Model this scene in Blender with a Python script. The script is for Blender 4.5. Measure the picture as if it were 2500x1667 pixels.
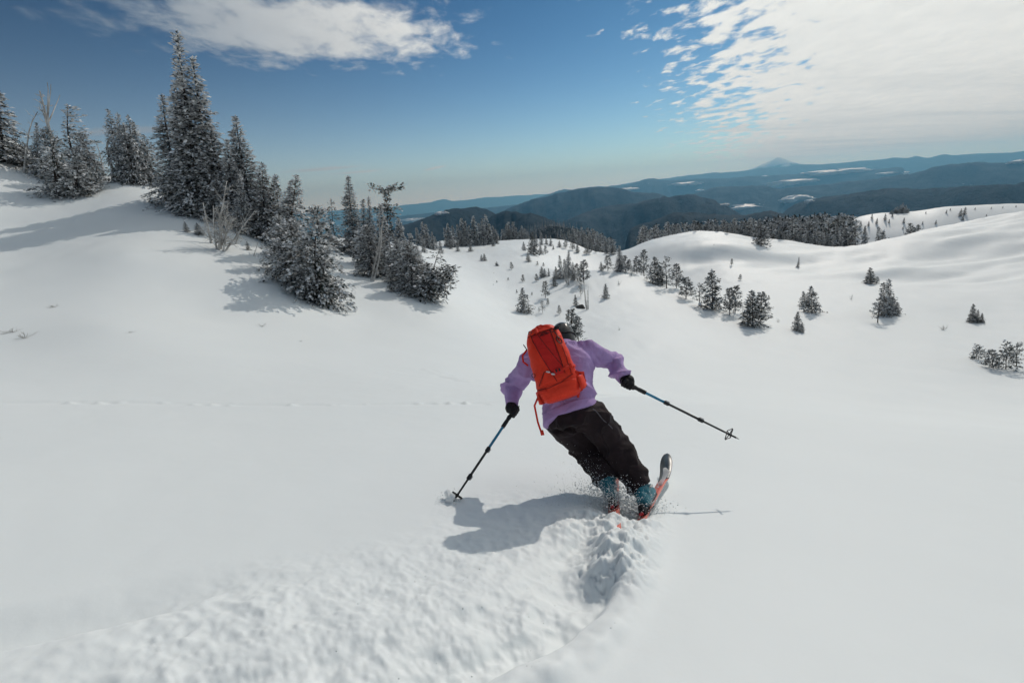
import bpy, bmesh, math, random
import numpy as np
from mathutils import Vector, Matrix, Quaternion

for o in list(bpy.data.objects):
    bpy.data.objects.remove(o, do_unlink=True)
scn = bpy.context.scene
C = scn.collection
rng = np.random.default_rng(7)
random.seed(7)

# ------------------------------------------------------------------ camera
W, H = 2500, 1667
LENS = 17.0
FPX = LENS / 36.0 * W
PITCH = math.atan(354 / FPX)
ROLL = math.radians(4.0)
cF = np.array([0, math.cos(PITCH), -math.sin(PITCH)])
_r0 = np.array([1.0, 0, 0]); _u0 = np.array([0, math.sin(PITCH), math.cos(PITCH)])
cR = math.cos(ROLL) * _r0 - math.sin(ROLL) * _u0
cU = math.cos(ROLL) * _u0 + math.sin(ROLL) * _r0
cam_d = bpy.data.cameras.new('camera'); cam = bpy.data.objects.new('camera', cam_d); C.objects.link(cam)
cam_d.lens = LENS; cam_d.sensor_width = 36.0; cam_d.clip_start = 0.05; cam_d.clip_end = 300000
cam.matrix_world = Matrix(((cR[0], cU[0], -cF[0], 0), (cR[1], cU[1], -cF[1], 0), (cR[2], cU[2], -cF[2], 0), (0, 0, 0, 1)))
scn.camera = cam

def ray(px, py):
    return cF + cR * ((px - W / 2) / FPX) + cU * ((H / 2 - py) / FPX)
def at(px, py, D):                      # pixel + depth (metres ahead, along y) -> point
    d = ray(px, py); return d * (D / d[1])
def proj(P):
    P = np.asarray(P, float); z = P @ cF
    return np.stack([W / 2 + FPX * (P @ cR) / z, H / 2 - FPX * (P @ cU) / z], -1)

# ------------------------------------------------------------------ sun, sky, exposure
SUN_AZ, SUN_EL = math.radians(29), math.radians(36)     # azimuth to the right of the view (y) axis
sun_dir = np.array([math.sin(SUN_AZ) * math.cos(SUN_EL), math.cos(SUN_AZ) * math.cos(SUN_EL), math.sin(SUN_EL)])
sl = bpy.data.lights.new('sun', 'SUN'); sl.energy = 2.0; sl.angle = math.radians(0.7); sl.color = (1.0, 0.955, 0.89)
so = bpy.data.objects.new('sun', sl); C.objects.link(so)
so.rotation_euler = Vector(sun_dir).to_track_quat('Z', 'Y').to_euler()
so.location = (40, 60, 60)

scn.view_settings.view_transform = 'Standard'; scn.view_settings.look = 'None'
scn.view_settings.gamma = 1.0; scn.view_settings.use_curve_mapping = False
scn.view_settings.exposure = -0.15
scn.cycles.use_denoising = True
scn.cycles.max_bounces = 6; scn.cycles.diffuse_bounces = 3; scn.cycles.glossy_bounces = 2
scn.cycles.transparent_max_bounces = 8; scn.cycles.volume_bounces = 0
scn.cycles.use_adaptive_sampling = True; scn.cycles.adaptive_threshold = 0.02

class NT:                                # small node-tree helper
    def __init__(s, tree):
        s.t = tree; tree.nodes.clear()
    def n(s, kind, **kw):
        nd = s.t.nodes.new(kind)
        for k, v in kw.items():
            if k.startswith('i_'):
                k2 = k[2:]; nd.inputs[int(k2) if k2.isdigit() else k2.replace('_', ' ')].default_value = v
            else: setattr(nd, k, v)
        return nd
    def l(s, a, b): s.t.links.new(a, b)
    def val(s, x, sock):
        if isinstance(x, (int, float)): sock.default_value = x
        else: s.l(x, sock)
    def m(s, op, a, b=0.0, c=None, clamp=False):
        nd = s.n('ShaderNodeMath', operation=op, use_clamp=clamp)
        s.val(a, nd.inputs[0]); s.val(b, nd.inputs[1])
        if c is not None: s.val(c, nd.inputs[2])
        return nd.outputs[0]
    def ramp(s, x, a, b, lo=0.0, hi=1.0):
        nd = s.n('ShaderNodeMapRange', interpolation_type='SMOOTHSTEP')
        s.val(x, nd.inputs[0]); s.val(a, nd.inputs[1]); s.val(b, nd.inputs[2]); s.val(lo, nd.inputs[3]); s.val(hi, nd.inputs[4])
        return nd.outputs[0]
    def mix(s, f, a, b):
        nd = s.n('ShaderNodeMix', data_type='RGBA')
        s.val(f, nd.inputs[0])
        for x, k in ((a, 6), (b, 7)):
            if isinstance(x, tuple): nd.inputs[k].default_value = (*x[:3], 1)
            else: s.l(x, nd.inputs[k])
        return nd.outputs[2]
    def noise(s, vec, scale, detail=4, rough=0.55, dist=0.0):
        nd = s.n('ShaderNodeTexNoise', i_Scale=scale, i_Detail=detail, i_Roughness=rough, i_Distortion=dist)
        if vec is not None: s.l(vec, nd.inputs['Vector'])
        return nd.outputs[0]

world = bpy.data.worlds.new('World'); scn.world = world; world.use_nodes = True
def build_world():
    t = NT(world.node_tree)
    out = t.n('ShaderNodeOutputWorld'); bg = t.n('ShaderNodeBackground')
    t.l(bg.outputs[0], out.inputs[0])
    sky = t.n('ShaderNodeTexSky'); sky.sky_type = 'NISHITA'; sky.sun_disc = False
    sky.sun_elevation = SUN_EL; sky.sun_rotation = SUN_AZ
    sky.altitude = 2000; sky.air_density = 1.0; sky.dust_density = 1.0; sky.ozone_density = 1.5
    geo = t.n('ShaderNodeTexCoord')
    d = t.n('ShaderNodeSeparateXYZ'); t.l(geo.outputs['Generated'], d.inputs[0])
    X, Y, Z = d.outputs
    zc = t.m('ADD', t.m('MAXIMUM', Z, 0.0), 0.06)
    u = t.m('DIVIDE', X, zc); v = t.m('DIVIDE', Y, zc)             # flat cloud deck coordinates
    P = t.n('ShaderNodeCombineXYZ'); t.l(u, P.inputs[0]); t.l(v, P.inputs[1])
    def blob(cu, cv, ax, au, av):      # soft ellipse in deck coordinates, 1 at centre, 0 at the rim
        du = t.m('SUBTRACT', u, cu); dv = t.m('SUBTRACT', v, cv); c, s = math.cos(ax), math.sin(ax)
        a = t.m('DIVIDE', t.m('ADD', t.m('MULTIPLY', du, c), t.m('MULTIPLY', dv, s)), au)
        b = t.m('DIVIDE', t.m('SUBTRACT', t.m('MULTIPLY', dv, c), t.m('MULTIPLY', du, s)), av)
        r = t.m('SQRT', t.m('ADD', t.m('MULTIPLY', a, a), t.m('MULTIPLY', b, b)))
        return t.m('SUBTRACT', 1.0, r)
    # clear air: the physical sky, a little deeper and more teal
    g = t.n('ShaderNodeGamma', i_Gamma=2.0); t.l(sky.outputs[0], g.inputs[0])
    tint = t.n('ShaderNodeMix', data_type='RGBA', blend_type='MULTIPLY', i_0=1.0); t.l(g.outputs[0], tint.inputs[6]); tint.inputs[7].default_value = SKY_TINT
    hz = t.m('POWER', 2.718, t.m('MULTIPLY', t.m('MAXIMUM', Z, 0.0), -12.0)); hz = t.m('MULTIPLY', hz, 0.97)
    air = t.mix(hz, tint.outputs[2], (0.98, 1.13, 1.30))
    # cloud deck
    dp = t.n('ShaderNodeVectorMath', operation='DOT_PRODUCT'); t.l(geo.outputs['Generated'], dp.inputs[0]); dp.inputs[1].default_value = sun_dir
    lit = t.ramp(dp.outputs['Value'], 0.45, 0.86)
    warp = t.n('ShaderNodeMapping'); warp.inputs['Rotation'].default_value = (0, 0, -0.12); warp.inputs['Scale'].default_value = (1.15, 0.78, 1); t.l(P.outputs[0], warp.inputs[0])
    fine = t.noise(warp.outputs[0], 5.6, 8, 0.60, 0.25); mid = t.noise(P.outputs[0], 1.5, 5, 0.6, 0.4); soft = t.noise(P.outputs[0], 0.5, 3, 0.5)
    # big bank on the sun's side: everything right of a line across the deck
    edge = t.m('SUBTRACT', u, t.m('ADD', t.m('MULTIPLY', v, 0.40), -0.33))
    edge = t.m('DIVIDE', edge, t.m('ADD', t.m('MULTIPLY', v, 0.13), 0.25))
    edge = t.m('ADD', edge, t.m('MULTIPLY', t.m('SUBTRACT', mid, 0.5), 1.3))
    bank = t.m('ADD', t.m('MULTIPLY', edge, 0.20), t.m('SUBTRACT', fine, 0.50))
    bank = t.ramp(bank, 0.02, 0.20)
    # grey-white cloud on the other side, ragged at its tip
    lb = blob(-0.92, 2.66, 0.50, 0.98, 0.60)
    left = t.m('ADD', t.m('MULTIPLY', lb, 0.85), t.m('ADD', t.m('MULTIPLY', t.m('SUBTRACT', fine, 0.5), 1.5), t.m('MULTIPLY', t.m('SUBTRACT', mid, 0.5), 0.5)))
    left = t.ramp(left, 0.02, 0.62, 0, 0.88)
    thin = None
    for cu, cv, ax, au, av in ((-2.55, 7.25, 0.05, 1.05, 0.28), (-2.2, 7.9, 0.02, 0.75, 0.20), (-2.95, 4.15, 0.2, 0.62, 0.22), (-1.05, 8.2, -0.9, 0.5, 0.12)):
        bb = t.ramp(t.m('ADD', t.m('MULTIPLY', blob(cu, cv, ax, au, av), 0.8), t.m('SUBTRACT', mid, 0.55)), 0.08, 0.55, 0, 0.75)
        thin = bb if thin is None else t.m('MAXIMUM', thin, bb)
    sp = t.ramp(t.m('ADD', fine, t.m('MULTIPLY', mid, 0.3)), 0.865, 0.93, 0, 0.6)
    cover = t.m('MAXIMUM', t.m('MAXIMUM', bank, left), t.m('MAXIMUM', thin, t.m('MULTIPLY', sp, t.ramp(v, 5.5, 3.0))))
    cover = t.m('MULTIPLY', cover, t.ramp(Z, 0.004, 0.035))
    streak = t.n('ShaderNodeMapping'); streak.inputs['Rotation'].default_value = (0, 0, 0.25); streak.inputs['Scale'].default_value = (0.35, 1.6, 1); t.l(P.outputs[0], streak.inputs[0])
    st = t.ramp(t.noise(streak.outputs[0], 1.0, 4, 0.55, 0.3), 0.4, 0.75)
    cb = t.m('MULTIPLY', t.m('SUBTRACT', 1.0, t.m('MULTIPLY', st, t.ramp(v, 2.5, 6.5, 0.03, 0.20))), t.m('ADD', 0.86, t.m('MULTIPLY', fine, 0.28)))
    c_sh = (0.22, 0.28, 0.355); c_lt = (0.98, 0.99, 0.95)
    cc = t.mix(t.m('MULTIPLY', hz, 0.9), t.mix(lit, c_sh, c_lt), (0.90, 0.91, 0.91))
    cm = t.n('ShaderNodeVectorMath', operation='SCALE'); t.l(cc, cm.inputs[0]); t.l(cb, cm.inputs['Scale'])
    fin = t.mix(cover, air, cm.outputs[0])
    t.l(fin, bg.inputs[0]); bg.inputs[1].default_value = 1.0
SKY_TINT = (0.0040, 0.0073, 0.0071, 1)
build_world()

# ------------------------------------------------------------------ helpers
def ihash(ix, iy, seed):
    h = (ix.astype(np.int64) * 374761393 + iy.astype(np.int64) * 668265263 + seed * 974634777) & 0xffffffff
    h = ((h ^ (h >> 13)) * 1274126177) & 0xffffffff
    return ((h ^ (h >> 16)) & 0xffffff) / float(0xffffff)
def vnoise(x, y, seed=0):
    ix = np.floor(x); iy = np.floor(y); fx = x - ix; fy = y - iy
    fx = fx * fx * fx * (fx * (fx * 6 - 15) + 10); fy = fy * fy * fy * (fy * (fy * 6 - 15) + 10)
    a = ihash(ix, iy, seed); b = ihash(ix + 1, iy, seed); c = ihash(ix, iy + 1, seed); d = ihash(ix + 1, iy + 1, seed)
    return (a * (1 - fx) + b * fx) * (1 - fy) + (c * (1 - fx) + d * fx) * fy
def fbm(x, y, seed=0, oct=4, gain=0.5):
    s = 0; a = 1.0; tot = 0
    for k in range(oct):
        s = s + a * (vnoise(x * 2 ** k + 17.3 * k, y * 2 ** k - 9.1 * k, seed + k) - 0.5); tot += a; a *= gain
    return s / tot * 2
def cells(x, y, seed=0):                 # distance to nearest jittered cell point, and that cell's value
    ix = np.floor(x); iy = np.floor(y); best = np.full(x.shape, 9.0); val = np.zeros(x.shape)
    for i in (-1, 0, 1):
        for j in (-1, 0, 1):
            cx = ix + i; cy = iy + j
            d = np.hypot(cx + ihash(cx, cy, seed) - x, cy + ihash(cx, cy, seed + 5) - y)
            m = d < best; best = np.where(m, d, best); val = np.where(m, ihash(cx, cy, seed + 9), val)
    return best, val
def sstep(a, b, x):
    t = np.clip((x - a) / (b - a), 0, 1); return t * t * (3 - 2 * t)

def mesh_np(name, verts, faces, mats=(), fmat=None, smooth=True):
    """faces: (n,k) int array or list of lists"""
    me = bpy.data.meshes.new(name)
    verts = np.asarray(verts, np.float32)
    if isinstance(faces, np.ndarray):
        n, k = faces.shape
        me.vertices.add(len(verts)); me.vertices.foreach_set('co', verts.ravel())
        me.loops.add(n * k); me.loops.foreach_set('vertex_index', faces.astype(np.int32).ravel())
        me.polygons.add(n); me.polygons.foreach_set('loop_start', np.arange(0, n * k, k, dtype=np.int32))
        me.update(calc_edges=True)
    else:
        me.from_pydata([tuple(map(float, v)) for v in verts], [], [tuple(map(int, f)) for f in faces]); me.update()
    for m in mats: me.materials.append(m)
    if fmat is not None: me.polygons.foreach_set('material_index', np.asarray(fmat, np.int32))
    if smooth: me.polygons.foreach_set('use_smooth', np.ones(len(me.polygons), bool))
    me.update()
    return me
def link(name, data, parent=None, loc=None):
    o = bpy.data.objects.new(name, data); C.objects.link(o)
    if parent is not None: o.parent = parent
    if loc is not None: o.location = [float(c) for c in loc]
    return o
def tag(o, label=None, cat=None, group=None, kind=None):
    if label: o['label'] = label
    if cat: o['category'] = cat
    if group: o['group'] = group
    if kind: o['kind'] = kind
    return o

def mat(name, base=(0.5, 0.5, 0.5), rough=0.7, spec=0.3, metal=0.0, bump=0.0, bscale=40, vary=0.0, vscale=8, extra=None):
    m = bpy.data.materials.new(name); m.use_nodes = True; t = NT(m.node_tree)
    out = t.n('ShaderNodeOutputMaterial'); b = t.n('ShaderNodeBsdfPrincipled')
    t.l(b.outputs[0], out.inputs[0])
    b.inputs['Base Color'].default_value = (*base, 1); b.inputs['Roughness'].default_value = rough
    b.inputs['Specular IOR Level'].default_value = spec; b.inputs['Metallic'].default_value = metal
    co = t.n('ShaderNodeTexCoord')
    if vary:
        nz = t.noise(co.outputs['Object'], vscale, 5, 0.6)
        lo = tuple(c * (1 - vary) for c in base); hi = tuple(min(1, c * (1 + vary)) for c in base)
        t.l(t.mix(t.ramp(nz, 0.3, 0.7), lo, hi), b.inputs['Base Color'])
    if bump:
        nz = t.noise(co.outputs['Object'], bscale, 5, 0.6)
        bp = t.n('ShaderNodeBump', i_Strength=bump, i_Distance=0.02); t.l(nz, bp.inputs['Height']); t.l(bp.outputs[0], b.inputs['Normal'])
    if extra: extra(t, b, co)
    return m

def snow_extra(t, b, co):
    geo = t.n('ShaderNodeNewGeometry'); P = geo.outputs['Position']
    n1 = t.noise(P, 55.0, 6, 0.7); n2 = t.noise(P, 9.0, 4, 0.6)
    h = t.m('ADD', t.m('MULTIPLY', n1, 0.25), t.m('MULTIPLY', n2, 0.75))
    cd = t.n('ShaderNodeCameraData')
    bp = t.n('ShaderNodeBump', i_Distance=0.008, i_Strength=0.22)
    t.l(h, bp.inputs['Height']); t.l(bp.outputs[0], b.inputs['Normal'])
    big = t.noise(P, 0.35, 3, 0.5)
    t.l(t.mix(big, (0.795, 0.838, 0.848), (0.85, 0.888, 0.892)), b.inputs['Base Color'])
M_SNOW = mat('snow', (0.84, 0.87, 0.885), 0.55, 0.25, extra=snow_extra)
# the camera-data node made above is unused: drop it
for nd in [n for n in M_SNOW.node_tree.nodes if n.bl_idname == 'ShaderNodeCameraData']: M_SNOW.node_tree.nodes.remove(nd)

# ------------------------------------------------------------------ the snow ground
G_H, G_S, G_C = 1.35, 0.27, 0.10
def plane(x, y): return -G_H - G_S * y - G_C * x
def plane_hit(px, py):
    d = ray(px, py); return d * (-G_H / (d[2] + G_S * d[1] + G_C * d[0]))

CTRL = []     # (x, y, z)
def cp(px, py, D): CTRL.append(at(px, py, D))
for q in [(0, 850, 11), (0, 750, 15.5), (0, 600, 24), (0, 450, 32), (100, 452, 34), (200, 458, 35), (300, 470, 34), (436, 507, 34),
          (494, 520, 33), (580, 560, 32), (540, 614, 27), (743, 722, 24), (702, 694, 24), (784, 740, 23.5), (855, 617, 42),
          (300, 620, 22), (500, 760, 18), (250, 800, 13), (906, 668, 35), (957, 650, 38), (983, 676, 34), (1031, 724, 29), (900, 800, 21),
          (1059, 612, 75), (1133, 601, 86), (1187, 598, 90), (1100, 645, 58), (1300, 622, 76), (1240, 659, 62), (1277, 689, 54), (1323, 678, 56), (1389, 695, 51),
          (1436, 756, 42), (1279, 766, 40), (1332, 729, 46), (1366, 766, 40), (1410, 838, 31), (1479, 729, 46), (1512, 806, 34),
          (1600, 692, 56), (1652, 702, 54), (1674, 729, 49), (1738, 755, 45), (1780, 770, 43), (1841, 799, 39), (1981, 763, 45), (1948, 810, 38),
          (2124, 688, 62), (2168, 770, 44), (2375, 786, 41), (2457, 902, 27), (2386, 876, 29), (1786, 643, 78), (1949, 645, 78),
          (2300, 640, 72), (2500, 700, 52), (2500, 600, 74), (2300, 1000, 17.5), (1700, 1000, 12.5)]:
    cp(*q)
BROW = [(0, 345, 52), (150, 420, 46), (300, 448, 42), (385, 452, 41), (520, 520, 38), (650, 583, 38), (730, 590, 44), (817, 590, 52), (950, 592, 75), (1077, 588, 96), (1190, 590, 102),
        (1250, 589, 108), (1356, 590, 125), (1420, 606, 118), (1485, 618, 104), (1521, 611, 100), (1585, 587, 108), (1691, 573, 114), (1755, 570, 114), (1819, 585, 108),
        (1925, 592, 106), (2053, 603, 100), (2129, 592, 99), (2291, 558, 98), (2500, 524, 98)]
HUMP = [(1457, 662, 63), (1500, 661, 63), (1540, 664, 62), (1582, 679, 58)]
RIDGE = [(2063, 543, 205), (2112, 526, 200), (2160, 520, 195), (2231, 520, 190), (2295, 509, 185), (2393, 504, 180), (2500, 497, 178)]
for q in BROW + HUMP: cp(*q)
for px, py, D in BROW:
    a = at(px, py, D); e = a[2] / np.hypot(a[0], a[1])
    if px > 2040:
        for k, dz in ((1.2, 8), (1.42, 16)): b = a * k; b[2] -= dz; CTRL.append(b)
    else:
        for k, s in ((1.2, 0.38), (1.6, 0.40), (2.3, 0.38), (4.0, 0.33)):
            b = a * k; b[2] = a[2] - s * np.hypot(a[0], a[1]) * (k - 1); CTRL.append(b)
for px, py, D in HUMP:
    a = at(px, py, D); b = a * 1.16; b[2] -= 2.4; CTRL.append(b)
for px, py, D in RIDGE:
    a = at(px, py, D); CTRL.append(a)
    for k, s in ((1.3, 0.45), (1.9, 0.42)):
        b = a * k; b[2] = a[2] - s * np.hypot(a[0], a[1]) * (k - 1); CTRL.append(b)
for azd in range(-75, 80, 15):            # the near field is one even slope
    for rr in (1.0, 2.5, 5.0, 8.5):
        x, y = rr * math.sin(math.radians(azd)), rr * math.cos(math.radians(azd)); CTRL.append(np.array([x, y, plane(x, y)]))
CTRL = np.array(CTRL)
AZK = 1.6
def _cq(P):
    return np.stack([np.arctan2(P[:, 0], P[:, 1]) * AZK, np.log(np.hypot(P[:, 0], P[:, 1]))], 1)
_Q = _cq(CTRL); _val = (CTRL[:, 2] - plane(CTRL[:, 0], CTRL[:, 1])) / np.hypot(CTRL[:, 0], CTRL[:, 1])
def _phi(r2): return np.where(r2 > 1e-12, 0.5 * r2 * np.log(np.maximum(r2, 1e-12)), 0)
_n = len(_Q); _K = _phi(((_Q[:, None] - _Q[None]) ** 2).sum(-1)) + np.eye(_n) * 4e-4
_Pm = np.hstack([np.ones((_n, 1)), _Q])
_A = np.block([[_K, _Pm], [_Pm.T, np.zeros((3, 3))]])
_w = np.linalg.solve(_A, np.concatenate([_val, np.zeros(3)]))
def ground_base(x, y):
    x = np.asarray(x, float); y = np.asarray(y, float); sh = x.shape; x = x.ravel(); y = y.ravel()
    out = np.empty(len(x))
    for i in range(0, len(x), 60000):
        xs, ys = x[i:i + 60000], y[i:i + 60000]; r = np.maximum(np.hypot(xs, ys), 0.05)
        az = np.clip(np.arctan2(xs, ys), -1.25, 1.25); q = np.stack([az * AZK, np.log(r)], 1)
        v = _phi(((q[:, None] - _Q[None]) ** 2).sum(-1)) @ _w[:_n] + _w[_n] + q @ _w[_n + 1:]
        v = v * sstep(6.0, 13.0, r)
        back = sstep(1.25, 1.75, np.abs(np.arctan2(xs, ys)))
        z = plane(xs, ys) + v * r * (1 - back)
        out[i:i + 60000] = z
    return out.reshape(sh)

def poly_dist(x, y, pts):
    """signed distance to a polyline (positive on the right of its direction) and the parameter 0..1 along it"""
    best = np.full(x.shape, 1e9); par = np.zeros(x.shape); L = len(pts) - 1
    for i in range(L):
        a = np.array(pts[i][:2]); b = np.array(pts[i + 1][:2]); d = b - a; n2 = d @ d
        t = np.clip(((x - a[0]) * d[0] + (y - a[1]) * d[1]) / n2, 0, 1)
        ex = x - a[0] - t * d[0]; ey = y - a[1] - t * d[1]; ds = np.hypot(ex, ey)
        sg = np.where(d[0] * ey - d[1] * ex > 0, -1, 1)
        m = ds < np.abs(best); best = np.where(m, ds * sg, best); par = np.where(m, (i + t) / L, par)
    return best, par
def smooth_poly(px, n=40):
    p = np.array([plane_hit(*q)[:2] for q in px]); m = len(p); tt = np.linspace(0, m - 1, n); out = []
    for t in tt:
        i = min(int(t), m - 2); f = t - i
        p0 = p[max(i - 1, 0)]; p1 = p[i]; p2 = p[i + 1]; p3 = p[min(i + 2, m - 1)]
        out.append(0.5 * (2 * p1 + (p2 - p0) * f + (2 * p0 - 5 * p1 + 4 * p2 - p3) * f * f + (3 * p1 - p0 - 3 * p2 + p3) * f ** 3))
    return np.array(out)
# directions run from the skis back towards the camera
TRENCH = smooth_poly([(1590, 1215), (1545, 1275), (1505, 1350), (1450, 1440), (1370, 1530), (1250, 1600), (1090, 1670), (850, 1760)], 44)
TRENCH2 = smooth_poly([(1500, 1215), (1440, 1290), (1350, 1380), (1210, 1470), (1000, 1545), (720, 1625), (420, 1700)], 40)
OLD1 = smooth_poly([(1010, 1340), (800, 1385), (600, 1425), (400, 1480), (200, 1535), (0, 1580), (-200, 1620)], 30)
LINE1 = smooth_poly([(-250, 990), (0, 985), (300, 984), (600, 987), (900, 987), (1220, 984), (1400, 978)], 30)
LINE2 = smooth_poly([(900, 870), (1100, 915), (1220, 925), (1350, 935), (1480, 915)], 24)

FOOT_R, FOOT_L = at(1588, 1238, 3.06), at(1500, 1218, 3.17)
SKI_R, SKI_L = at(1640, 1150, 3.86) - FOOT_R, at(1500, 1110, 3.98) - FOOT_L
def _heap(f, d, q0, q1, wd, ht, sx=0.0):
    d = d[:2] / np.hypot(d[0], d[1]); o = np.array([sx, 0.0]); return (f[:2] + d * q0 + o, f[:2] + d * q1 + o, wd, ht)
HEAPS = [_heap(FOOT_L, SKI_L, -0.15, -1.05, 0.15, 0.112), _heap(FOOT_R, SKI_R, -0.20, -1.05, 0.14, 0.092), (plane_hit(1490, 1250)[:2], plane_hit(1390, 1290)[:2], 0.16, 0.05)]
SCRATCH = [smooth_poly(q, 10) for q in ([(1395, 950), (1450, 932), (1525, 912)], [(1405, 960), (1460, 948), (1515, 930)], [(1385, 938), (1430, 920), (1480, 905)], [(1420, 972), (1470, 965), (1560, 955)], [(1090, 922), (1150, 926), (1235, 926)], [(1060, 915), (1110, 919), (1200, 920)])]
def near_detail(x, y):
    """relief of the near snow: carved trench, churned debris, old tracks, wind texture"""
    z = 0.012 * fbm(x * 0.7, y * 0.7, 3, 3) + 0.004 * fbm(x * 3.1, y * 3.1, 8, 3)
    r = np.hypot(x, y)
    d, t = poly_dist(x, y, TRENCH)
    wob = 0.05 * fbm(x * 2.6, y * 2.6, 21, 3); dd = d + wob
    fade = sstep(0.0, 0.10, t) * (0.45 + 0.55 * sstep(0.1, 0.7, t))
    # positive d = on one side; the berm lies on the outside (right) of the turn
    z -= fade * 0.15 * sstep(-0.10, -0.015, dd) * (1 - sstep(0.05, 0.42, dd)) * (0.85 + 0.4 * fbm(x * 5, y * 5, 5, 3))
    z += fade * 0.055 * np.exp(-((dd + 0.17) / 0.085) ** 2) * (0.75 + 0.6 * fbm(x * 5, y * 5, 6, 3))
    # churned snow thrown to the inside between the trench and the far debris edge
    side = d
    zone = sstep(-0.02, 0.10, side) * (1 - sstep(0.75, 1.35, side + 0.25 * fbm(x * 1.2, y * 1.2, 31, 3))) * sstep(0.02, 0.2, t)
    d2, t2 = poly_dist(x, y, TRENCH2)
    zone2 = np.exp(-(np.minimum(d2, 0) / 0.25) ** 2) * (1 - sstep(0.1, 0.9, d2)) * sstep(0.0, 0.15, t2)
    zn = np.clip(np.maximum(zone, zone2 * 0.9), 0, 1)
    c1, v1 = cells(x * 11, y * 11, 41); c2, v2 = cells(x * 24, y * 24, 47)
    lump = np.maximum(0, 0.55 - c1) ** 1.3 * (v1 > 0.5) * v1 * 0.045 + np.maximum(0, 0.5 - c2) * (v2 > 0.5) * 0.018
    rid = (1 - np.abs(fbm(x * 5 + 0.6 * fbm(x * 2, y * 2, 57, 2), y * 5, 53, 3))) ** 2
    z += zn * (0.030 * fbm(x * 2.6, y * 2.6, 51, 4) + 0.30 * lump * (0.3 + 1.2 * vnoise(x * 1.7, y * 1.7, 61)) + 0.022 * rid * vnoise(x * 2.3, y * 2.3, 65) + 0.010 * fbm(x * 11, y * 11, 55, 4, 0.65) - 0.012 * np.abs(fbm(x * 7, y * 7, 56, 4, 0.6)))
    z -= sstep(0.05, 0.3, t2) * 0.03 * np.exp(-((d2 + 0.04 * fbm(x * 3, y * 3, 71, 3)) / 0.07) ** 2) * (0.5 + 0.8 * vnoise(x * 2, y * 2, 63))
    # heaps of snow pushed up over the ski tails
    for (pa_, pb_, wd, ht) in HEAPS:
        dh, th = poly_dist(x, y, [pa_, pb_])
        hp = np.exp(-(dh / wd) ** 2) * sstep(-0.02, 0.20, th) * ht
        z += hp * (0.8 + 0.7 * fbm(x * 3, y * 3, 141, 3)) + np.minimum(hp, 0.04) * (0.55 * fbm(x * 9, y * 9, 143, 5, 0.7) - 0.7 * np.abs(fbm(x * 13, y * 13, 145, 4, 0.7)))
    # older tracks
    d3, t3 = poly_dist(x, y, OLD1)
    ed = d3 + 0.05 * fbm(x * 2.2, y * 2.2, 81, 4)
    z -= 0.085 * sstep(0.25, 0.8, t3) * sstep(-0.07, 0.0, ed) * (1 - sstep(0.05, 0.40, ed))
    z += 0.020 * sstep(0.05, 0.6, t3) * np.exp(-((ed + 0.2) / 0.14) ** 2) * (1 + fbm(x * 4, y * 4, 82, 3))
    zo = sstep(0.1, 0.5, t3) * np.exp(-((d3 + 0.7) / 0.6) ** 2)
    z += zo * (lump * 0.5 + 0.008 * fbm(x * 9, y * 9, 88, 3))
    d4, t4 = poly_dist(x, y, LINE1)
    c4, v4 = cells(x * 4.5, y * 4.5, 91)
    z += np.exp(-(d4 / 0.10) ** 2) * (np.maximum(0, 0.45 - c4) * (v4 > 0.45) * 0.22 * v4 - 0.022) * (0.3 + 0.9 * vnoise(x * 0.8, y * 0.8, 93))
    far5 = r > 5.5
    if np.any(far5):
        xs, ys = x[far5], y[far5]; zz = 0
        for k_, sc_ in enumerate(SCRATCH):
            ds, ts = poly_dist(xs, ys, sc_); zz = zz - 0.055 * np.exp(-((ds + 0.03 * fbm(xs * 2, ys * 2, 160 + k_, 2)) / 0.07) ** 2) * sstep(0.0, 0.2, ts) * (1 - sstep(0.8, 1.0, ts)) * vnoise(xs * 1.3, ys * 1.3, 170 + k_) * 1.6
        z[far5] += zz
    d5, t5 = poly_dist(x, y, LINE2)
    z += np.exp(-(d5 / 0.25) ** 2) * 0.03 * fbm(x * 5, y * 5, 97, 3)
    z += sstep(8, 25, r) * 0.10 * fbm(x * 0.16, y * 0.16, 101, 4) + sstep(14, 40, r) * 0.05 * fbm(x * 0.9, y * 0.5, 103, 3)
    return z * (1 - 0.0 * r)
def ground_z(x, y):
    x = np.asarray(x, float); y = np.asarray(y, float)
    z = ground_base(x, y); r = np.hypot(x, y)
    near = r < 14
    out = z + 0.0
    if np.any(r >= 14):
        xx, yy = x[r >= 14] if x.ndim else x, y[r >= 14] if x.ndim else y
        add = sstep(8, 25, np.hypot(xx, yy)) * 0.10 * fbm(xx * 0.16, yy * 0.16, 101, 4) + sstep(14, 40, np.hypot(xx, yy)) * 0.05 * fbm(xx * 0.9, yy * 0.5, 103, 3)
        # wind-cut scallops along the brow on the right
        sc = sstep(70, 90, np.hypot(xx, yy)) * sstep(0.2, 0.4, np.arctan2(xx, yy)) * (1 - sstep(150, 170, np.hypot(xx, yy)))
        add += sc * 1.5 * fbm(xx * 0.055 + 3, yy * 0.16, 111, 3)
        rs = np.hypot(xx, yy); st = sstep(128, 150, rs) * (1 - sstep(205, 240, rs)) * sstep(0.5, 0.62, np.arctan2(xx, yy))
        add += st * (0.9 * fbm(xx * 0.16 + yy * 0.10, (yy - xx) * 0.012, 121, 3) + 0.25 * fbm(xx * 0.4 + yy * 0.25, (yy - xx) * 0.03, 123, 2))
        if x.ndim: out[r >= 14] += add
        else: out = out + add
    if np.any(near):
        if x.ndim: out[near] += near_detail(x[near], y[near])
        else: out = out + near_detail(x, y)
    return out

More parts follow.
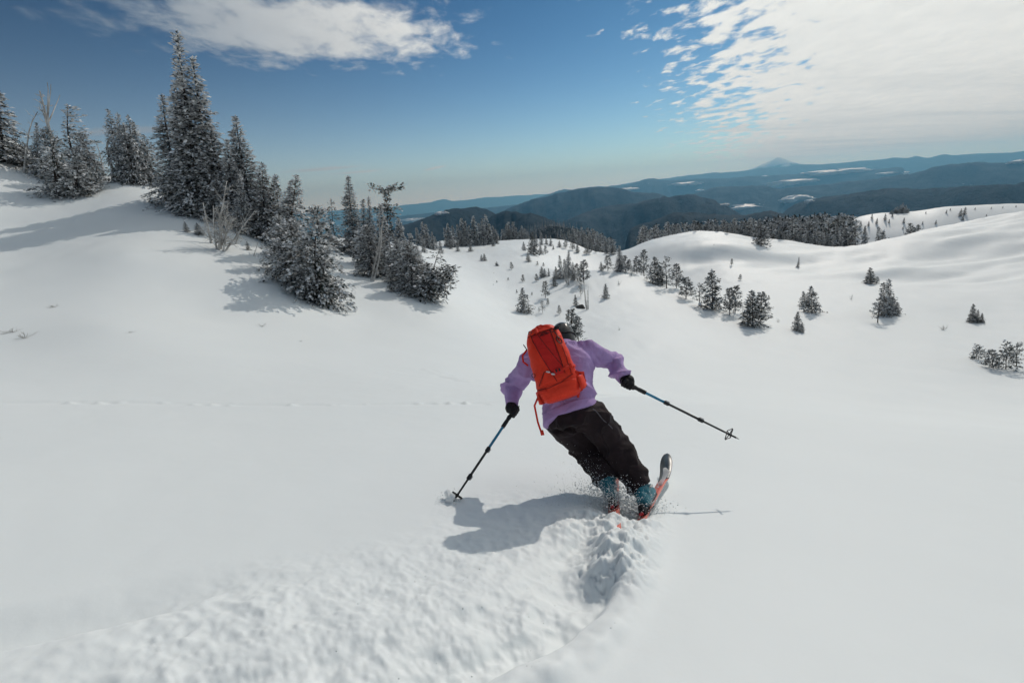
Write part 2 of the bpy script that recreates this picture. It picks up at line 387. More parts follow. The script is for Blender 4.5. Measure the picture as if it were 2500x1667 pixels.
def ground_hit(px, py, rmin=4.0, rmax=400.0):
    """first point where the pixel's ray meets the snow"""
    d = ray(px, py); h = np.hypot(d[0], d[1]); rr = np.exp(np.linspace(math.log(rmin), math.log(rmax), 900))
    pts = d[None] * (rr / h)[:, None]; g = ground_base(pts[:, 0], pts[:, 1])
    below = np.nonzero(pts[:, 2] <= g)[0]
    i = below[0] if len(below) else int(np.argmin(np.where(rr < 140, pts[:, 2] - g, 1e9)))
    p = pts[i].copy(); p[2] = float(ground_z(np.array([p[0]]), np.array([p[1]]))[0]); return p

def build_ground():
    fine = np.radians(np.arange(-54, 54.01, 0.23))
    az = np.concatenate([np.radians(np.arange(-180, -54.1, 2.1)), fine, np.radians(np.arange(54.6, 179.5, 2.1))])
    lr = np.concatenate([np.arange(math.log(0.6), math.log(6), 0.0062), np.arange(math.log(6), math.log(20), 0.009), np.arange(math.log(20), math.log(520), 0.0125)])
    r = np.exp(lr); A, Rr = np.meshgrid(az, r); x = Rr * np.sin(A); y = Rr * np.cos(A)
    z = ground_z(x, y)
    na, nr = len(az), len(r); idx = np.arange(na * nr).reshape(nr, na)
    a = idx[:-1, :]; b = np.roll(idx, -1, 1)[:-1, :]; c = np.roll(idx, -1, 1)[1:, :]; d = idx[1:, :]
    f = np.stack([a, d, c, b], -1).reshape(-1, 4)
    V = np.stack([x, y, z], -1).reshape(-1, 3)
    # close the hole below the camera
    cen = len(V); V = np.vstack([V, [[0, 0, float(plane(0, 0))]]])
    me = mesh_np('snow_ground', V, f[:, ::-1].copy(), (M_SNOW,))
    bm = bmesh.new(); bm.from_mesh(me); bm.verts.ensure_lookup_table()
    for k in range(na): bm.faces.new((bm.verts[cen], bm.verts[int(idx[0, (k + 1) % na])], bm.verts[int(idx[0, k])]))
    bm.normal_update(); bm.to_mesh(me); bm.free()
    o = link('snow_ground', me); tag(o, kind='structure'); return o
build_ground()

# ------------------------------------------------------------------ distant hills
RIDGES = [   # skyline pixels, distance, width in ln r, snow amount
    ([(300, 600), (700, 590), (1000, 585), (1120, 578), (1213, 566), (1274, 554), (1342, 547), (1403, 551), (1440, 566), (1500, 600)], 850, 0.30, 15),
    ([(1420, 620), (1470, 592), (1512, 578), (1580, 559), (1700, 545), (1800, 541), (1874, 538), (1925, 534), (2053, 525), (2150, 522), (2300, 524), (2500, 515)], 420, 0.25, 30),
    ([(1180, 555), (1195, 527), (1233, 510), (1274, 518), (1320, 533), (1366, 545), (1420, 570)], 2200, 0.26),
    ([(600, 610), (900, 575), (1029, 539), (1090, 518), (1158, 505), (1192, 510), (1230, 530)], 3000, 0.25),
    ([(1540, 560), (1598, 538), (1640, 519), (1700, 518), (1755, 521), (1800, 529), (1882, 521), (1925, 530), (1990, 550)], 2300, 0.25),
    ([(1350, 550), (1403, 532), (1457, 508), (1520, 497), (1600, 488), (1650, 479), (1695, 475), (1738, 487), (1797, 519), (1850, 540)], 3900, 0.20),
    ([(1860, 545), (1904, 526), (1946, 496), (2010, 479), (2095, 473), (2223, 462), (2350, 460), (2500, 451), (2800, 430)], 4200, 0.25),
    ([(1200, 525), (1243, 505), (1291, 490), (1359, 476), (1403, 464), (1444, 461), (1505, 462), (1539, 468), (1580, 468), (1620, 478), (1660, 505)], 6200, 0.16),
    ([(1640, 500), (1704, 470), (1755, 456), (1840, 451), (1908, 460), (2010, 451), (2095, 441), (2223, 424), (2308, 405), (2393, 398), (2500, 396), (2800, 380)], 8200, 0.18),
    ([(900, 535), (1000, 526), (1100, 516), (1200, 508), (1300, 496), (1376, 470), (1500, 470)], 12000, 0.2),
    ([(1290, 490), (1339, 474), (1376, 460), (1403, 462), (1461, 452), (1522, 451), (1567, 439), (1590, 435), (1614, 440), (1670, 443), (1750, 436), (1850, 428), (2000, 425), (2200, 410)], 12500, 0.14),
    ([(1450, 462), (1560, 446), (1649, 434), (1738, 421), (1789, 420), (1832, 414), (1900, 410), (1951, 404), (2010, 402), (2095, 395), (2138, 393), (2160, 391), (2180, 385), (2205, 388), (2240, 379), (2262, 386), (2290, 379), (2308, 377), (2335, 380), (2372, 375), (2500, 368), (2800, 345)], 19000, 0.10),
    ([(-400, 600), (500, 540), (820, 514), (940, 506), (975, 501), (1050, 494), (1068, 489), (1084, 486), (1104, 491), (1150, 488), (1192, 480), (1240, 479), (1400, 470)], 27500, 0.06),
]
# the far volcano
PEAK = ([(1700, 440), (1789, 420), (1832, 412), (1866, 396), (1888, 386), (1900, 382), (1910, 384), (1925, 390), (1940, 398), (1951, 401), (1972, 404), (2010, 410), (2060, 430)], 24000, 0.07)
def build_hills():
    az = np.radians(np.arange(-58, 60, 0.14)); lr = np.arange(math.log(330), math.log(32000), 0.0135)
    A, LR = np.meshgrid(az, lr); Rr = np.exp(LR); x = Rr * np.sin(A); y = Rr * np.cos(A)
    def base(r): return -55 - 620 * (1 - np.exp(-r / 2600)) - 330 * (1 - np.exp(-np.maximum(r - 9000, 0) / 15000))
    zb = base(Rr); z = zb + 0
    nz = fbm(A * 14, LR * 5.5, 201, 5); spur = 1 - 2 * np.abs(fbm(A * 22 + 0.8 * nz, LR * 7, 211, 4))
    for pts, D, w, *dy in RIDGES + [PEAK]:
        pk = pts is PEAK[0]
        az_k, t_k = [], []
        for px, py in pts:
            d = ray(px, py + (dy[0] if dy else 0)); az_k.append(math.atan2(d[0], d[1])); t_k.append(d[2] / np.hypot(d[0], d[1]))
        az_k = np.array(az_k); t_k = np.array(t_k)
        o = np.argsort(az_k); az_k, t_k = az_k[o], t_k[o]
        tan = np.interp(az, az_k, t_k)
        ker = np.hanning(9 if not pk else 5); ker /= ker.sum(); tan = np.convolve(np.pad(tan, len(ker) // 2, 'edge'), ker, 'valid')
        inside = sstep(az_k[0] - 0.03, az_k[0], az) * (1 - sstep(az_k[-1], az_k[-1] + 0.03, az))
        zk = tan * D; zk = base(D) + (zk - base(D)) * inside
        off = (LR - math.log(D) - (0.35 * w * fbm(az * 9, az * 0 + D * 0.001, int(D) % 97, 3))[None, :]) / w
        off = off + 0.22 * nz
        bump = np.exp(-np.abs(off) ** 1.75 * np.where(off < 0, 1.0, 1.3)) * (1 + 0.10 * (spur - 0.4) * np.clip(np.abs(off), 0, 1))
        z = np.maximum(z, base(Rr) + (zk[None, :] - base(D)) * bump)
    gull = 1 - np.abs(fbm(A * 26 + 1.5 * nz, LR * 30, 221, 4)); z += (nz * np.minimum(Rr * 0.005, 35) + (gull - 0.7) * np.minimum(Rr * 0.007, 50)) * sstep(1200, 2200, Rr)
    near = 1 - sstep(330, 520, Rr)
    z -= near * 40
    na, nr = len(az), len(lr); idx = np.arange(na * nr).reshape(nr, na)
    f = np.stack([idx[:-1, :-1], idx[:-1, 1:], idx[1:, 1:], idx[1:, :-1]], -1).reshape(-1, 4)
    me = mesh_np('hills', np.stack([x, y, z], -1).reshape(-1, 3), f, (M_HILL,))
    o = link('hills', me); tag(o, kind='structure')
    return A, LR, z
def hill_extra(t, b, co):
    geo = t.n('ShaderNodeNewGeometry'); P = geo.outputs['Position']
    fine = t.noise(P, 0.045, 6, 0.75); mid = t.noise(P, 0.004, 5, 0.6); big = t.noise(P, 0.0011, 4, 0.55)
    col = t.mix(t.ramp(fine, 0.35, 0.65), (0.008, 0.015, 0.019), (0.032, 0.046, 0.054))
    col = t.mix(t.ramp(mid, 0.42, 0.72, 0, 0.6), col, (0.085, 0.105, 0.118))
    xyz = t.n('ShaderNodeSeparateXYZ'); t.l(P, xyz.inputs[0])
    clear = t.m('MULTIPLY', t.ramp(t.noise(P, 0.0075, 3, 0.7), 0.66, 0.72), t.ramp(big, 0.52, 0.62))
    col = t.mix(t.m('MULTIPLY', clear, 0.5), col, (0.7, 0.72, 0.75))
    # snow on the far volcano: above the tree line, with the same line all round it
    hz = t.m('ADD', xyz.outputs[2], t.m('MULTIPLY', t.m('SUBTRACT', t.noise(P, 0.0016, 5, 0.7), 0.5), 800))
    far = t.ramp(t.n_len(P), 21500, 22300)
    snow = t.m('MULTIPLY', t.ramp(hz, 330, 560), far)
    col = t.mix(snow, col, (0.92, 0.93, 0.95))
    t.l(col, b.inputs['Base Color'])
    bp = t.n('ShaderNodeBump', i_Strength=0.8, i_Distance=22.0); t.l(t.m('ADD', fine, t.m('MULTIPLY', mid, 2.0)), bp.inputs['Height']); t.l(bp.outputs[0], b.inputs['Normal'])
def _nlen(s, P):
    v = s.n('ShaderNodeVectorMath', operation='LENGTH'); s.l(P, v.inputs[0]); return v.outputs['Value']
NT.n_len = _nlen
M_HILL = mat('forested_hill', (0.03, 0.04, 0.04), 0.95, 0.1, extra=hill_extra)
HA, HLR, HZ = build_hills()
def hill_z(x, y):
    a = math.atan2(x, y); l = math.log(math.hypot(x, y))
    j = int(np.clip(round((a - HA[0, 0]) / (HA[0, 1] - HA[0, 0])), 0, HA.shape[1] - 1)); i = int(np.clip(round((l - HLR[0, 0]) / 0.0135), 0, HA.shape[0] - 1))
    return float(HZ[i, j])
def build_plain():
    n = 96; V = [(0, 0, -1040)]; rr = [8000, 20000, 33000]
    for r in rr:
        for k in range(n): a = 2 * math.pi * k / n; V.append((r * math.sin(a), r * math.cos(a), -1040))
    Fc = [(0, 1 + (k + 1) % n, 1 + k) for k in range(n)]
    for j in range(2):
        for k in range(n):
            a = 1 + j * n + k; b = 1 + j * n + (k + 1) % n; Fc.append((a, b, b + n, a + n))
    o = link('plain', mesh_np('plain', np.array(V, float), Fc, (M_HILL,), smooth=False)); tag(o, kind='structure')
build_plain()

# ------------------------------------------------------------------ low cloud lying in the valleys
def cloud_extra(t, b, co):
    out = [n for n in t.t.nodes if n.bl_idname == 'ShaderNodeOutputMaterial'][0]; tr = t.n('ShaderNodeBsdfTranslucent'); tr.inputs[0].default_value = (0.97, 0.97, 0.97, 1)
    mx = t.n('ShaderNodeMixShader', i_0=0.25); t.l(b.outputs[0], mx.inputs[1]); t.l(tr.outputs[0], mx.inputs[2]); t.l(mx.outputs[0], out.inputs[0])
M_CLOUD = mat('low_cloud', (0.97, 0.97, 0.97), 0.72, 0.5, metal=0.55, extra=cloud_extra)
def hills_hit(px, py):
    d = ray(px, py); h = np.hypot(d[0], d[1]); d = d / h; a = math.atan2(d[0], d[1]); j = int(np.clip(round((a - HA[0, 0]) / (HA[0, 1] - HA[0, 0])), 0, HA.shape[1] - 1))
    rr = np.exp(HLR[:, j]); tan = HZ[:, j] / rr; ok = np.nonzero((tan >= d[2]) & (rr > 1400))[0]
    r = rr[ok[0]] if len(ok) else 15000.0
    return d * r, r
def low_cloud(px, py, w, hpx, label):
    p, r = hills_hit(px, py); s = r * 1.07 / FPX; a = w * s / 2; b = max(hpx * s * 0.42, 4); rg = np.random.default_rng(int(px)); nu, nv = 40, 14; V = []; F = []
    lat = np.array([p[1], -p[0], 0]) / np.hypot(p[0], p[1]); fw = np.array([p[0], p[1], 0]) / np.hypot(p[0], p[1])
    for j in range(nv + 1):
        ph = math.pi * j / nv - math.pi / 2
        for i in range(nu):
            u = 2 * math.pi * i / nu; n = 0.35 + 0.85 * float(vnoise(np.array([math.cos(u) * 2.2 + px]), np.array([math.sin(u) * 2.2 + ph * 1.3]), 7)) + 0.45 * float(vnoise(np.array([u * 4.3]), np.array([ph * 4 + px]), 8))
            V.append(lat * a * math.cos(ph) * math.cos(u) * n + fw * a * 0.7 * math.cos(ph) * math.sin(u) * n + UPV * b * math.sin(ph) * n)
    F = [[j * nu + i, j * nu + (i + 1) % nu, (j + 1) * nu + (i + 1) % nu, (j + 1) * nu + i] for j in range(nv) for i in range(nu)]
    o = link('low_cloud', mesh_np('low_cloud', np.array(V), np.array(F), (M_CLOUD,)), None, p + UPV * b * 0.35); tag(o, label, 'cloud', 'low white clouds lying among the hills')
UPV = np.array([0, 0, 1.0])
for q in [(1538, 464, 78, 8, 'low white cloud on the saddle of the back ridge'), (1680, 451, 66, 8, 'flat white cloud strip under the back ridge, uphill of the far volcano'), (1930, 446, 78, 8, 'upper of the two stacked white cloud strips below the far volcano'), (1914, 454, 46, 9, 'lower of the two stacked white cloud strips below the far volcano'),
          (1938, 490, 56, 15, 'wedge of white cloud at the head of the dark valley'), (1977, 493, 16, 6, 'small white cloud puff beside the wedge at the valley head'), (1818, 509, 62, 12, 'white cloud filling the bottom of the valley behind the bald hill'), (1768, 502, 16, 6, 'tiny cloud scrap next to the valley-bottom cloud'),
          (2045, 422, 92, 9, 'long white cloud strip on the ridge past the far volcano'), (2176, 426, 42, 6, 'short slanting cloud strip past the long strip'), (2490, 397, 26, 6, 'white cloud strip on the crest of the big blue ridge'), (1866, 432, 14, 4, 'speck of cloud below the far volcano\'s foot'),
          (1009, 541, 58, 10, 'low cloud behind the gully group'), (1078, 523, 26, 9, 'small white cloud above the nearest dome hill'), (1708, 466, 22, 5, 'white cloud scrap behind the bald hill')]:
    low_cloud(*q)
# ------------------------------------------------------------------ trees
def leaf_mat(name, dark, light, rough=0.9, spec=0.1):
    def ex(t, b, co):
        geo = t.n('ShaderNodeNewGeometry')
        t.l(t.mix(t.noise(geo.outputs['Position'], 3.0, 4, 0.7), dark, light), b.inputs['Base Color'])
    return mat(name, light, rough, spec, extra=ex)
M_NEEDLE = leaf_mat('needles', (0.018, 0.024, 0.020), (0.050, 0.060, 0.050))
M_FROST = leaf_mat('frosted_needles', (0.22, 0.23, 0.23), (0.42, 0.43, 0.43))
M_RIME = leaf_mat('rime', (0.66, 0.68, 0.69), (0.84, 0.85, 0.86))
M_BARK = mat('bark', (0.055, 0.045, 0.040), 0.9, 0.1, bump=0.6, bscale=30, vary=0.5, vscale=12)
M_WOOD = mat('rimed_dead_wood', (0.50, 0.49, 0.47), 0.9, 0.1, bump=0.5, bscale=40, vary=0.45, vscale=9)
TM = (M_NEEDLE, M_FROST, M_RIME)
UP = np.array([0, 0, 1.0])
def norm(v): return v / np.maximum(np.linalg.norm(v, axis=-1, keepdims=True), 1e-9)

class Mesh:
    def __init__(s): s.v = []; s.f = []; s.m = []; s.n = 0
    def add(s, v, f, m=0):
        v = np.asarray(v, float); f = np.asarray(f, int)
        s.v.append(v); s.f.append(f + s.n); s.m.append(np.full(len(f), m) if np.isscalar(m) else np.asarray(m)); s.n += len(v)
    def tube(s, pts, rad, k=6, m=0, cap=True):
        pts = np.asarray(pts, float); n = len(pts); rad = np.broadcast_to(np.asarray(rad, float), (n,))
        tg = norm(np.gradient(pts, axis=0)); ref = np.array([1.0, 0, 0]) if abs(tg[0] @ np.array([1.0, 0, 0])) < 0.9 else np.array([0, 1.0, 0])
        a = norm(np.cross(tg, ref)); b = np.cross(tg, a)
        ang = np.arange(k) * 2 * math.pi / k
        V = pts[:, None] + rad[:, None, None] * (np.cos(ang)[None, :, None] * a[:, None] + np.sin(ang)[None, :, None] * b[:, None])
        i = np.arange(n - 1)[:, None] * k; j = np.arange(k)[None]; jn = (j + 1) % k
        F = np.stack([i + j, i + k + j, i + k + jn, i + jn], -1).reshape(-1, 4)[:, ::-1]
        s.add(V.reshape(-1, 3), F, m)
        if cap:
            for e, o in ((0, 1), ((n - 1) * k, -1)):
                c = s.n; s.v.append(pts[[0 if e == 0 else -1]]); s.n += 1
                base = c - n * k + e if e == 0 else c - n * k - 1 + e
                q = np.array([[base + x, base + (x + 1) % k, c, c] for x in range(k)])
                s.f.append(q[:, ::o] if o == -1 else q); s.m.append(np.full(k, m))
    def build(s, name, mats, smooth=True):
        V = np.vstack(s.v); F = np.vstack(s.f); Mx = np.concatenate(s.m)
        deg = F[:, 2] == F[:, 3]
        if deg.any():
            return mesh_np(name, V, [list(f[:3]) if d else list(f) for f, d in zip(F, deg)], mats, Mx, smooth)
        return mesh_np(name, V, F, mats, Mx, smooth)

def tufts(ms, p, d, ln, wd, rg, rime, up=0.0, s=None):
    """leaf-sized folded rhombi at p pointing along d"""
    n = len(p); d = norm(d); side = norm(np.cross(d, UP + 0.001)); nn = np.cross(side, d)
    roll = rg.uniform(-0.9, 0.9, n)[:, None]; sd = side * np.cos(roll) + nn * np.sin(roll); nr = np.cross(sd, d)
    ln = np.asarray(ln)[:, None]; wd = np.asarray(wd)[:, None]
    a = p; b = p + d * ln * 0.5 + sd * wd + nr * ln * 0.08; c = p + d * ln - UP * ln * 0.12; e = p + d * ln * 0.5 - sd * wd + nr * ln * 0.08
    V = np.stack([a, b, c, e], 1).reshape(-1, 3); F = np.arange(4 * n).reshape(n, 4)
    u = rg.random(n); m = np.where(u < rime, 2, np.where(u < rime + 0.40 * (1 - rime) + 0.1, 1, 0))
    ms.add(V, F, m)

def conifer(seed, r0=0.12, whorls=70, per=6, tuft=0.02, rime=0.35, droop=-0.25, up_top=0.5, z0=0.03, power=0.8, bare=0.0,
            flag=None, flag_amt=0.0, trunk=0.011, wav=0.0, lower_gap=0.0, sub=2.2, shape=None, irr=0.35, top_bare=0.0):
    """unit-height conifer: returns (trunk mesh, crown mesh)"""
    rg = np.random.default_rng(seed); cr = Mesh(); tr = Mesh()
    tz = np.linspace(-0.06, 1.0, 12); wx = wav * np.sin(tz * 5 + seed); wy = wav * np.cos(tz * 4 + seed * 2)
    cen = np.stack([wx - wx[0], wy - wy[0], tz], 1); tr.tube(cen, trunk * (1.02 - tz.clip(0, 1)) ** 0.8 + 0.0012, 7)
    def axis(t): return np.array([np.interp(t, tz, cen[:, k]) for k in range(3)])
    lobes = rg.uniform(0.7, 1.25, 9)
    for w in range(whorls):
        t = z0 + (0.985 - z0) * (w + rg.uniform(0, 0.9)) / whorls
        env = (shape(t) if shape else (1 - t) ** power) * r0 + 0.009
        env *= np.interp(t * 8, np.arange(9), lobes)
        for k in range(per):
            if rg.random() < bare: continue
            ph = rg.uniform(0, 2 * math.pi); L = env * rg.uniform(1 - irr, 1 + irr * 0.8)
            if flag is not None: L *= max(0.15, 1 + flag_amt * math.cos(ph - flag))
            if rg.random() < 0.06: L *= 1.35
            pit = droop + (up_top - droop) * t ** 2.2 + rg.normal(0, 0.13)
            dr = np.array([math.cos(ph) * math.cos(pit), math.sin(ph) * math.cos(pit), math.sin(pit)])
            n = max(2, int(L / tuft * sub)); s = np.sort(rg.uniform(0.12, 1.0, n))
            p = axis(t)[None] + dr[None] * (s * L)[:, None] - UP[None] * (0.22 * L * s ** 2)[:, None] + rg.normal(0, tuft * 0.25, (n, 3))
            lat = norm(np.cross(dr, UP)); ang = rg.choice([-1, 1], n) * rg.uniform(0.15, 1.0, n) * (1.1 - 0.5 * s)
            dd = dr[None] * np.cos(ang)[:, None] + lat[None] * np.sin(ang)[:, None] + UP[None] * rg.normal(-0.05 + 0.25 * t, 0.28, n)[:, None]
            ln = tuft * rg.uniform(0.7, 1.5, n) * (0.75 + 0.5 * s)
            tufts(cr, p, dd, ln, ln * rg.uniform(0.20, 0.36, n), rg, np.clip(rime * (0.45 + 0.9 * s) * (0.8 + 0.5 * t), 0, 0.95))
            if L > 0.05 and k % 2 == 0:
                tr.tube([axis(t), axis(t) + dr * L * 0.5 - UP * 0.055 * L, axis(t) + dr * L * 0.92 - UP * 0.19 * L], [0.0026, 0.0018, 0.0008], 3, cap=False)
    n = 10; p = axis(1.0)[None] - UP[None] * rg.uniform(0, 0.06, n)[:, None]
    tufts(cr, p, UP[None] + rg.normal(0, 0.3, (n, 3)), np.full(n, tuft), np.full(n, tuft * 0.25), rg, np.full(n, rime))
    return tr.build('trunk', (M_BARK,)), cr.build('crown', TM, smooth=False)

def pine(seed, r0=0.28, nb=34, tuft=0.055, rime=0.2, clump=9, z0=0.08, up=0.5, trunk=0.014, gap=0.0, wav=0.01):
    """open young pine: upswept branches ending in needle brushes"""
    rg = np.random.default_rng(seed); cr = Mesh(); tr = Mesh()
    tz = np.linspace(-0.08, 0.97, 9); cen = np.stack([wav * np.sin(tz * 6 + seed), wav * np.cos(tz * 5 + seed), tz], 1); cen[:, :2] -= cen[0, :2]
    tr.tube(cen, trunk * (1.05 - tz.clip(0, 1)) ** 0.8 + 0.0015, 6)
    for b in range(nb):
        t = z0 + (0.97 - z0) * ((b + rg.random()) / nb); ph = rg.uniform(0, 2 * math.pi)
        if gap and rg.random() < gap: continue
        L = r0 * ((1 - t) ** 0.6) * rg.uniform(0.55, 1.2) + 0.04; pit = up * rg.uniform(0.2, 1.0) + 0.7 * t ** 3
        base = np.array([np.interp(t, tz, cen[:, 0]), np.interp(t, tz, cen[:, 1]), t])
        d = np.array([math.cos(ph) * math.cos(pit * 0.5), math.sin(ph) * math.cos(pit * 0.5), math.sin(pit * 0.5)])
        tip = base + d * L + UP * L * 0.30 * up; midp = base + d * L * 0.55
        tr.tube([base, midp, tip], [0.004, 0.003, 0.0015], 3, cap=False)
        nc = max(3, int(clump * (0.6 + 2.2 * L)))
        s = rg.uniform(0.3, 1.0, nc) ** 0.7; p = base[None] + (tip - base)[None] * s[:, None] + rg.normal(0, tuft * 0.22, (nc, 3))
        dd = norm(tip - base)[None] * 0.8 + rg.normal(0, 0.55, (nc, 3)) + UP * 0.25
        ln = tuft * rg.uniform(0.6, 1.25, nc); tufts(cr, p, dd, ln, ln * rg.uniform(0.16, 0.3, nc), rg, np.full(nc, rime))
    n = 14; p = np.array([0, 0, 0.9]) + np.array([[cen[-1, 0], cen[-1, 1], 0]]) + UP[None] * rg.uniform(0, 0.09, n)[:, None]
    tufts(cr, p, UP[None] + rg.normal(0, 0.5, (n, 3)), np.full(n, tuft * 0.8), np.full(n, tuft * 0.18), rg, np.full(n, rime))
    return tr.build('trunk', (M_BARK,)), cr.build('crown', TM, smooth=False)

def grow(ms, rg, p, d, L, r, depth, bend, k=5, m=0):
    n = 6; pts = [p]; dd = d.copy()
    for i in range(n):
        dd = norm(dd + rg.normal(0, bend, 3) + UP * 0.05); pts.append(pts[-1] + dd * L / n)
    ms.tube(pts, r * np.linspace(1, 0.28, n + 1), k, m)
    return np.array(pts), dd
def snag(seed, stems=1, spread=0.25, twigs=10, r=0.016, bend=0.10, twig_len=0.22, arch=0.0, fork=0):
    """bare dead tree: stems with crooked branches; a trunk and a branch mesh for each stem"""
    rg = np.random.default_rng(seed); out = []
    for s in range(stems):
        tr = Mesh(); br = tr
        a = rg.uniform(0, 2 * math.pi); sp = spread * (s > 0 or stems == 1) * rg.uniform(0.5, 1.2)
        d = norm(np.array([math.cos(a) * sp, math.sin(a) * sp, 1.0])); p0 = np.array([math.cos(a) * 0.05 * (stems > 1), math.sin(a) * 0.05 * (stems > 1), -0.06])
        L = 1.05 * (1 if s == 0 else rg.uniform(0.55, 0.98))
        pts, dd = grow(tr, rg, p0, d, L, r * (1 if s == 0 else 0.75), 0, bend)
        for f in range(fork):
            i = rg.integers(3, 5); grow(br, rg, pts[i], norm(dd + rg.normal(0, 0.35, 3)), L * 0.42, r * 0.42, 0, bend, 4)
        for t in range(twigs):
            q = rg.uniform(1.2, 5.8); i = int(q); b = pts[i] + (pts[i + 1] - pts[i]) * (q - i) if i < 6 else pts[6]
            a2 = rg.uniform(0, 2 * math.pi); td = norm(np.array([math.cos(a2), math.sin(a2), rg.uniform(-0.1, 0.7)])); tl = twig_len * rg.uniform(0.35, 1.0) * (1.1 - q / 8)
            tp, te = grow(br, rg, b, td, tl, r * 0.26, 0, 0.16, 3)
            for z in range(2):
                j = rg.integers(2, 6); grow(br, rg, tp[j], norm(te + rg.normal(0, 0.6, 3)), tl * 0.45, r * 0.11, 0, 0.16, 3)
        out.append(tr.build('stem', (M_WOOD,)))
    return out
def arched_snag(seed):
    rg = np.random.default_rng(seed); tr = Mesh(); br = tr
    s = np.linspace(0, 1, 14); x = 0.62 * s ** 2.2 + 0.04 * np.sin(s * 9); z = -0.05 + 1.05 * np.sin(s * 1.75); y = 0.05 * np.sin(s * 5)
    pts = np.stack([x, y, z], 1); tr.tube(pts, 0.026 * (1.05 - s) + 0.005, 6)
    for i in range(4, 14, 1):
        grow(br, rg, pts[i], norm(np.array([0.5, rg.normal(0, 0.6), rg.uniform(-0.2, 0.9)])), 0.22 * rg.uniform(0.4, 1), 0.006, 0, 0.2, 3)
    return [tr.build('stem', (M_WOOD,))]
def shrub(seed, n=9, spread=0.6):
    rg = np.random.default_rng(seed); br = Mesh()
    for i in range(n):
        a = rg.uniform(0, 2 * math.pi); d = norm(np.array([math.cos(a) * spread, math.sin(a) * spread, rg.uniform(0.5, 1.1)]))
        pts, e = grow(br, rg, np.array([0, 0, -0.1]), d, rg.uniform(0.5, 1.1), 0.022, 0, 0.14, 3)
        for j in (2, 4): grow(br, rg, pts[j], norm(e + rg.normal(0, 0.6, 3)), 0.35, 0.012, 0, 0.15, 3)
    return br.build('stems', (M_WOOD,))

def krummholz(seed, stems=6, rime=0.5, tuft=0.05, lean=(0.25, 0.0)):
    """wind-pruned clump: several leaning stems clothed to the snow"""
    rg = np.random.default_rng(seed); cr = Mesh(); tr = Mesh()
    for s in range(stems):
        a = rg.uniform(0, 2 * math.pi); rad = rg.uniform(0.0, 0.28); b = np.array([math.cos(a) * rad, math.sin(a) * rad, -0.05])
        top = b + np.array([lean[0] * rg.uniform(0.6, 1.3) + rg.normal(0, 0.08), lean[1] + rg.normal(0, 0.1), (1.05 if s == 0 else rg.uniform(0.5, 0.9))])
        ts = np.linspace(0, 1, 8); ax = b[None] + (top - b)[None] * ts[:, None] + np.stack([0.05 * np.sin(ts * 5 + s), 0.04 * np.cos(ts * 6 + s), ts * 0], 1)
        tr.tube(ax, 0.018 * (1.1 - ts), 5)
        for w in range(70):
            t = rg.uniform(0.02, 0.98); c = np.array([np.interp(t, ts, ax[:, k]) for k in range(3)])
            ph = rg.uniform(0, 2 * math.pi); L = (0.26 * (1 - t) ** 0.6 + 0.04) * rg.uniform(0.5, 1.2)
            d = np.array([math.cos(ph), math.sin(ph), rg.normal(0.05, 0.25)]); n = max(3, int(L / tuft * 3.2)); q = rg.uniform(0.15, 1, n)
            p = c[None] + d[None] * (q * L)[:, None] - UP[None] * (0.15 * L * q ** 2)[:, None] + rg.normal(0, tuft * 0.3, (n, 3))
            dd = d[None] + rg.normal(0, 0.5, (n, 3)); ln = tuft * rg.uniform(0.6, 1.35, n)
            tufts(cr, p, dd, ln, ln * rg.uniform(0.2, 0.36, n), rg, np.full(n, rime))
    return tr.build('trunk', (M_BARK,)), cr.build('crown', TM, smooth=False)

PROTO = {}
for i in range(4):
    PROTO['spire%d' % i] = conifer(11 + i, r0=0.165 + 0.012 * i, whorls=96, per=8, tuft=0.0165, rime=0.52, power=1.22, droop=-0.35, wav=0.006, sub=2.5, irr=0.42)
for i in range(4):
    PROTO['fir%d' % i] = conifer(31 + i, r0=0.185 + 0.02 * i, whorls=58, per=8, tuft=0.027, rime=0.46, power=1.05, droop=-0.2, wav=0.008, sub=2.3, irr=0.45)
for i in range(2):
    PROTO['laden%d' % i] = conifer(51 + i, r0=0.27, whorls=46, per=7, tuft=0.030, rime=0.50, power=0.9, droop=-0.55, sub=2.4)
for i in range(3):
    PROTO['broad%d' % i] = conifer(61 + i, r0=0.30, whorls=48, per=9, tuft=0.034, rime=0.48, power=0.6, droop=-0.15, wav=0.02, sub=2.3, irr=0.6)
PROTO['flagged'] = conifer(71, r0=0.16, whorls=44, per=6, tuft=0.030, rime=0.55, power=0.5, flag=0.3, flag_amt=0.75, wav=0.03, bare=0.25)
PROTO['mushroom'] = conifer(73, r0=0.17, whorls=40, per=6, tuft=0.034, rime=0.12, droop=-0.05, wav=0.02, z0=0.35,
                            shape=lambda t: 0.35 + 0.55 * (t > 0.62) * (t < 0.75) + 1.0 * (t > 0.90) - 0.12 * (t > 0.77) * (t < 0.88), irr=0.4, bare=0.2)
PROTO['openfir'] = conifer(75, r0=0.20, whorls=24, per=5, tuft=0.036, rime=0.25, droop=-0.25, power=0.7, bare=0.15, wav=0.015)
for i in range(4):
    PROTO['young%d' % i] = conifer(81 + i, r0=0.26 + 0.02 * i, whorls=34, per=8, tuft=0.050, rime=0.24, power=0.8, droop=-0.05, up_top=0.7, sub=2.0, irr=0.5, trunk=0.014)
for i in range(4):
    PROTO['pine%d' % i] = pine(91 + i, r0=0.30, nb=86 + 8 * i, rime=0.22, clump=16)
for i in range(2):
    PROTO['openpine%d' % i] = pine(97 + i, r0=0.28, nb=46, rime=0.24, clump=12, z0=0.18, gap=0.1)
PROTO['layerpine'] = conifer(101, r0=0.42, whorls=14, per=6, tuft=0.065, rime=0.14, power=0.55, droop=0.0, up_top=0.4, sub=2.4, trunk=0.016, flag=3.2, flag_amt=0.25)
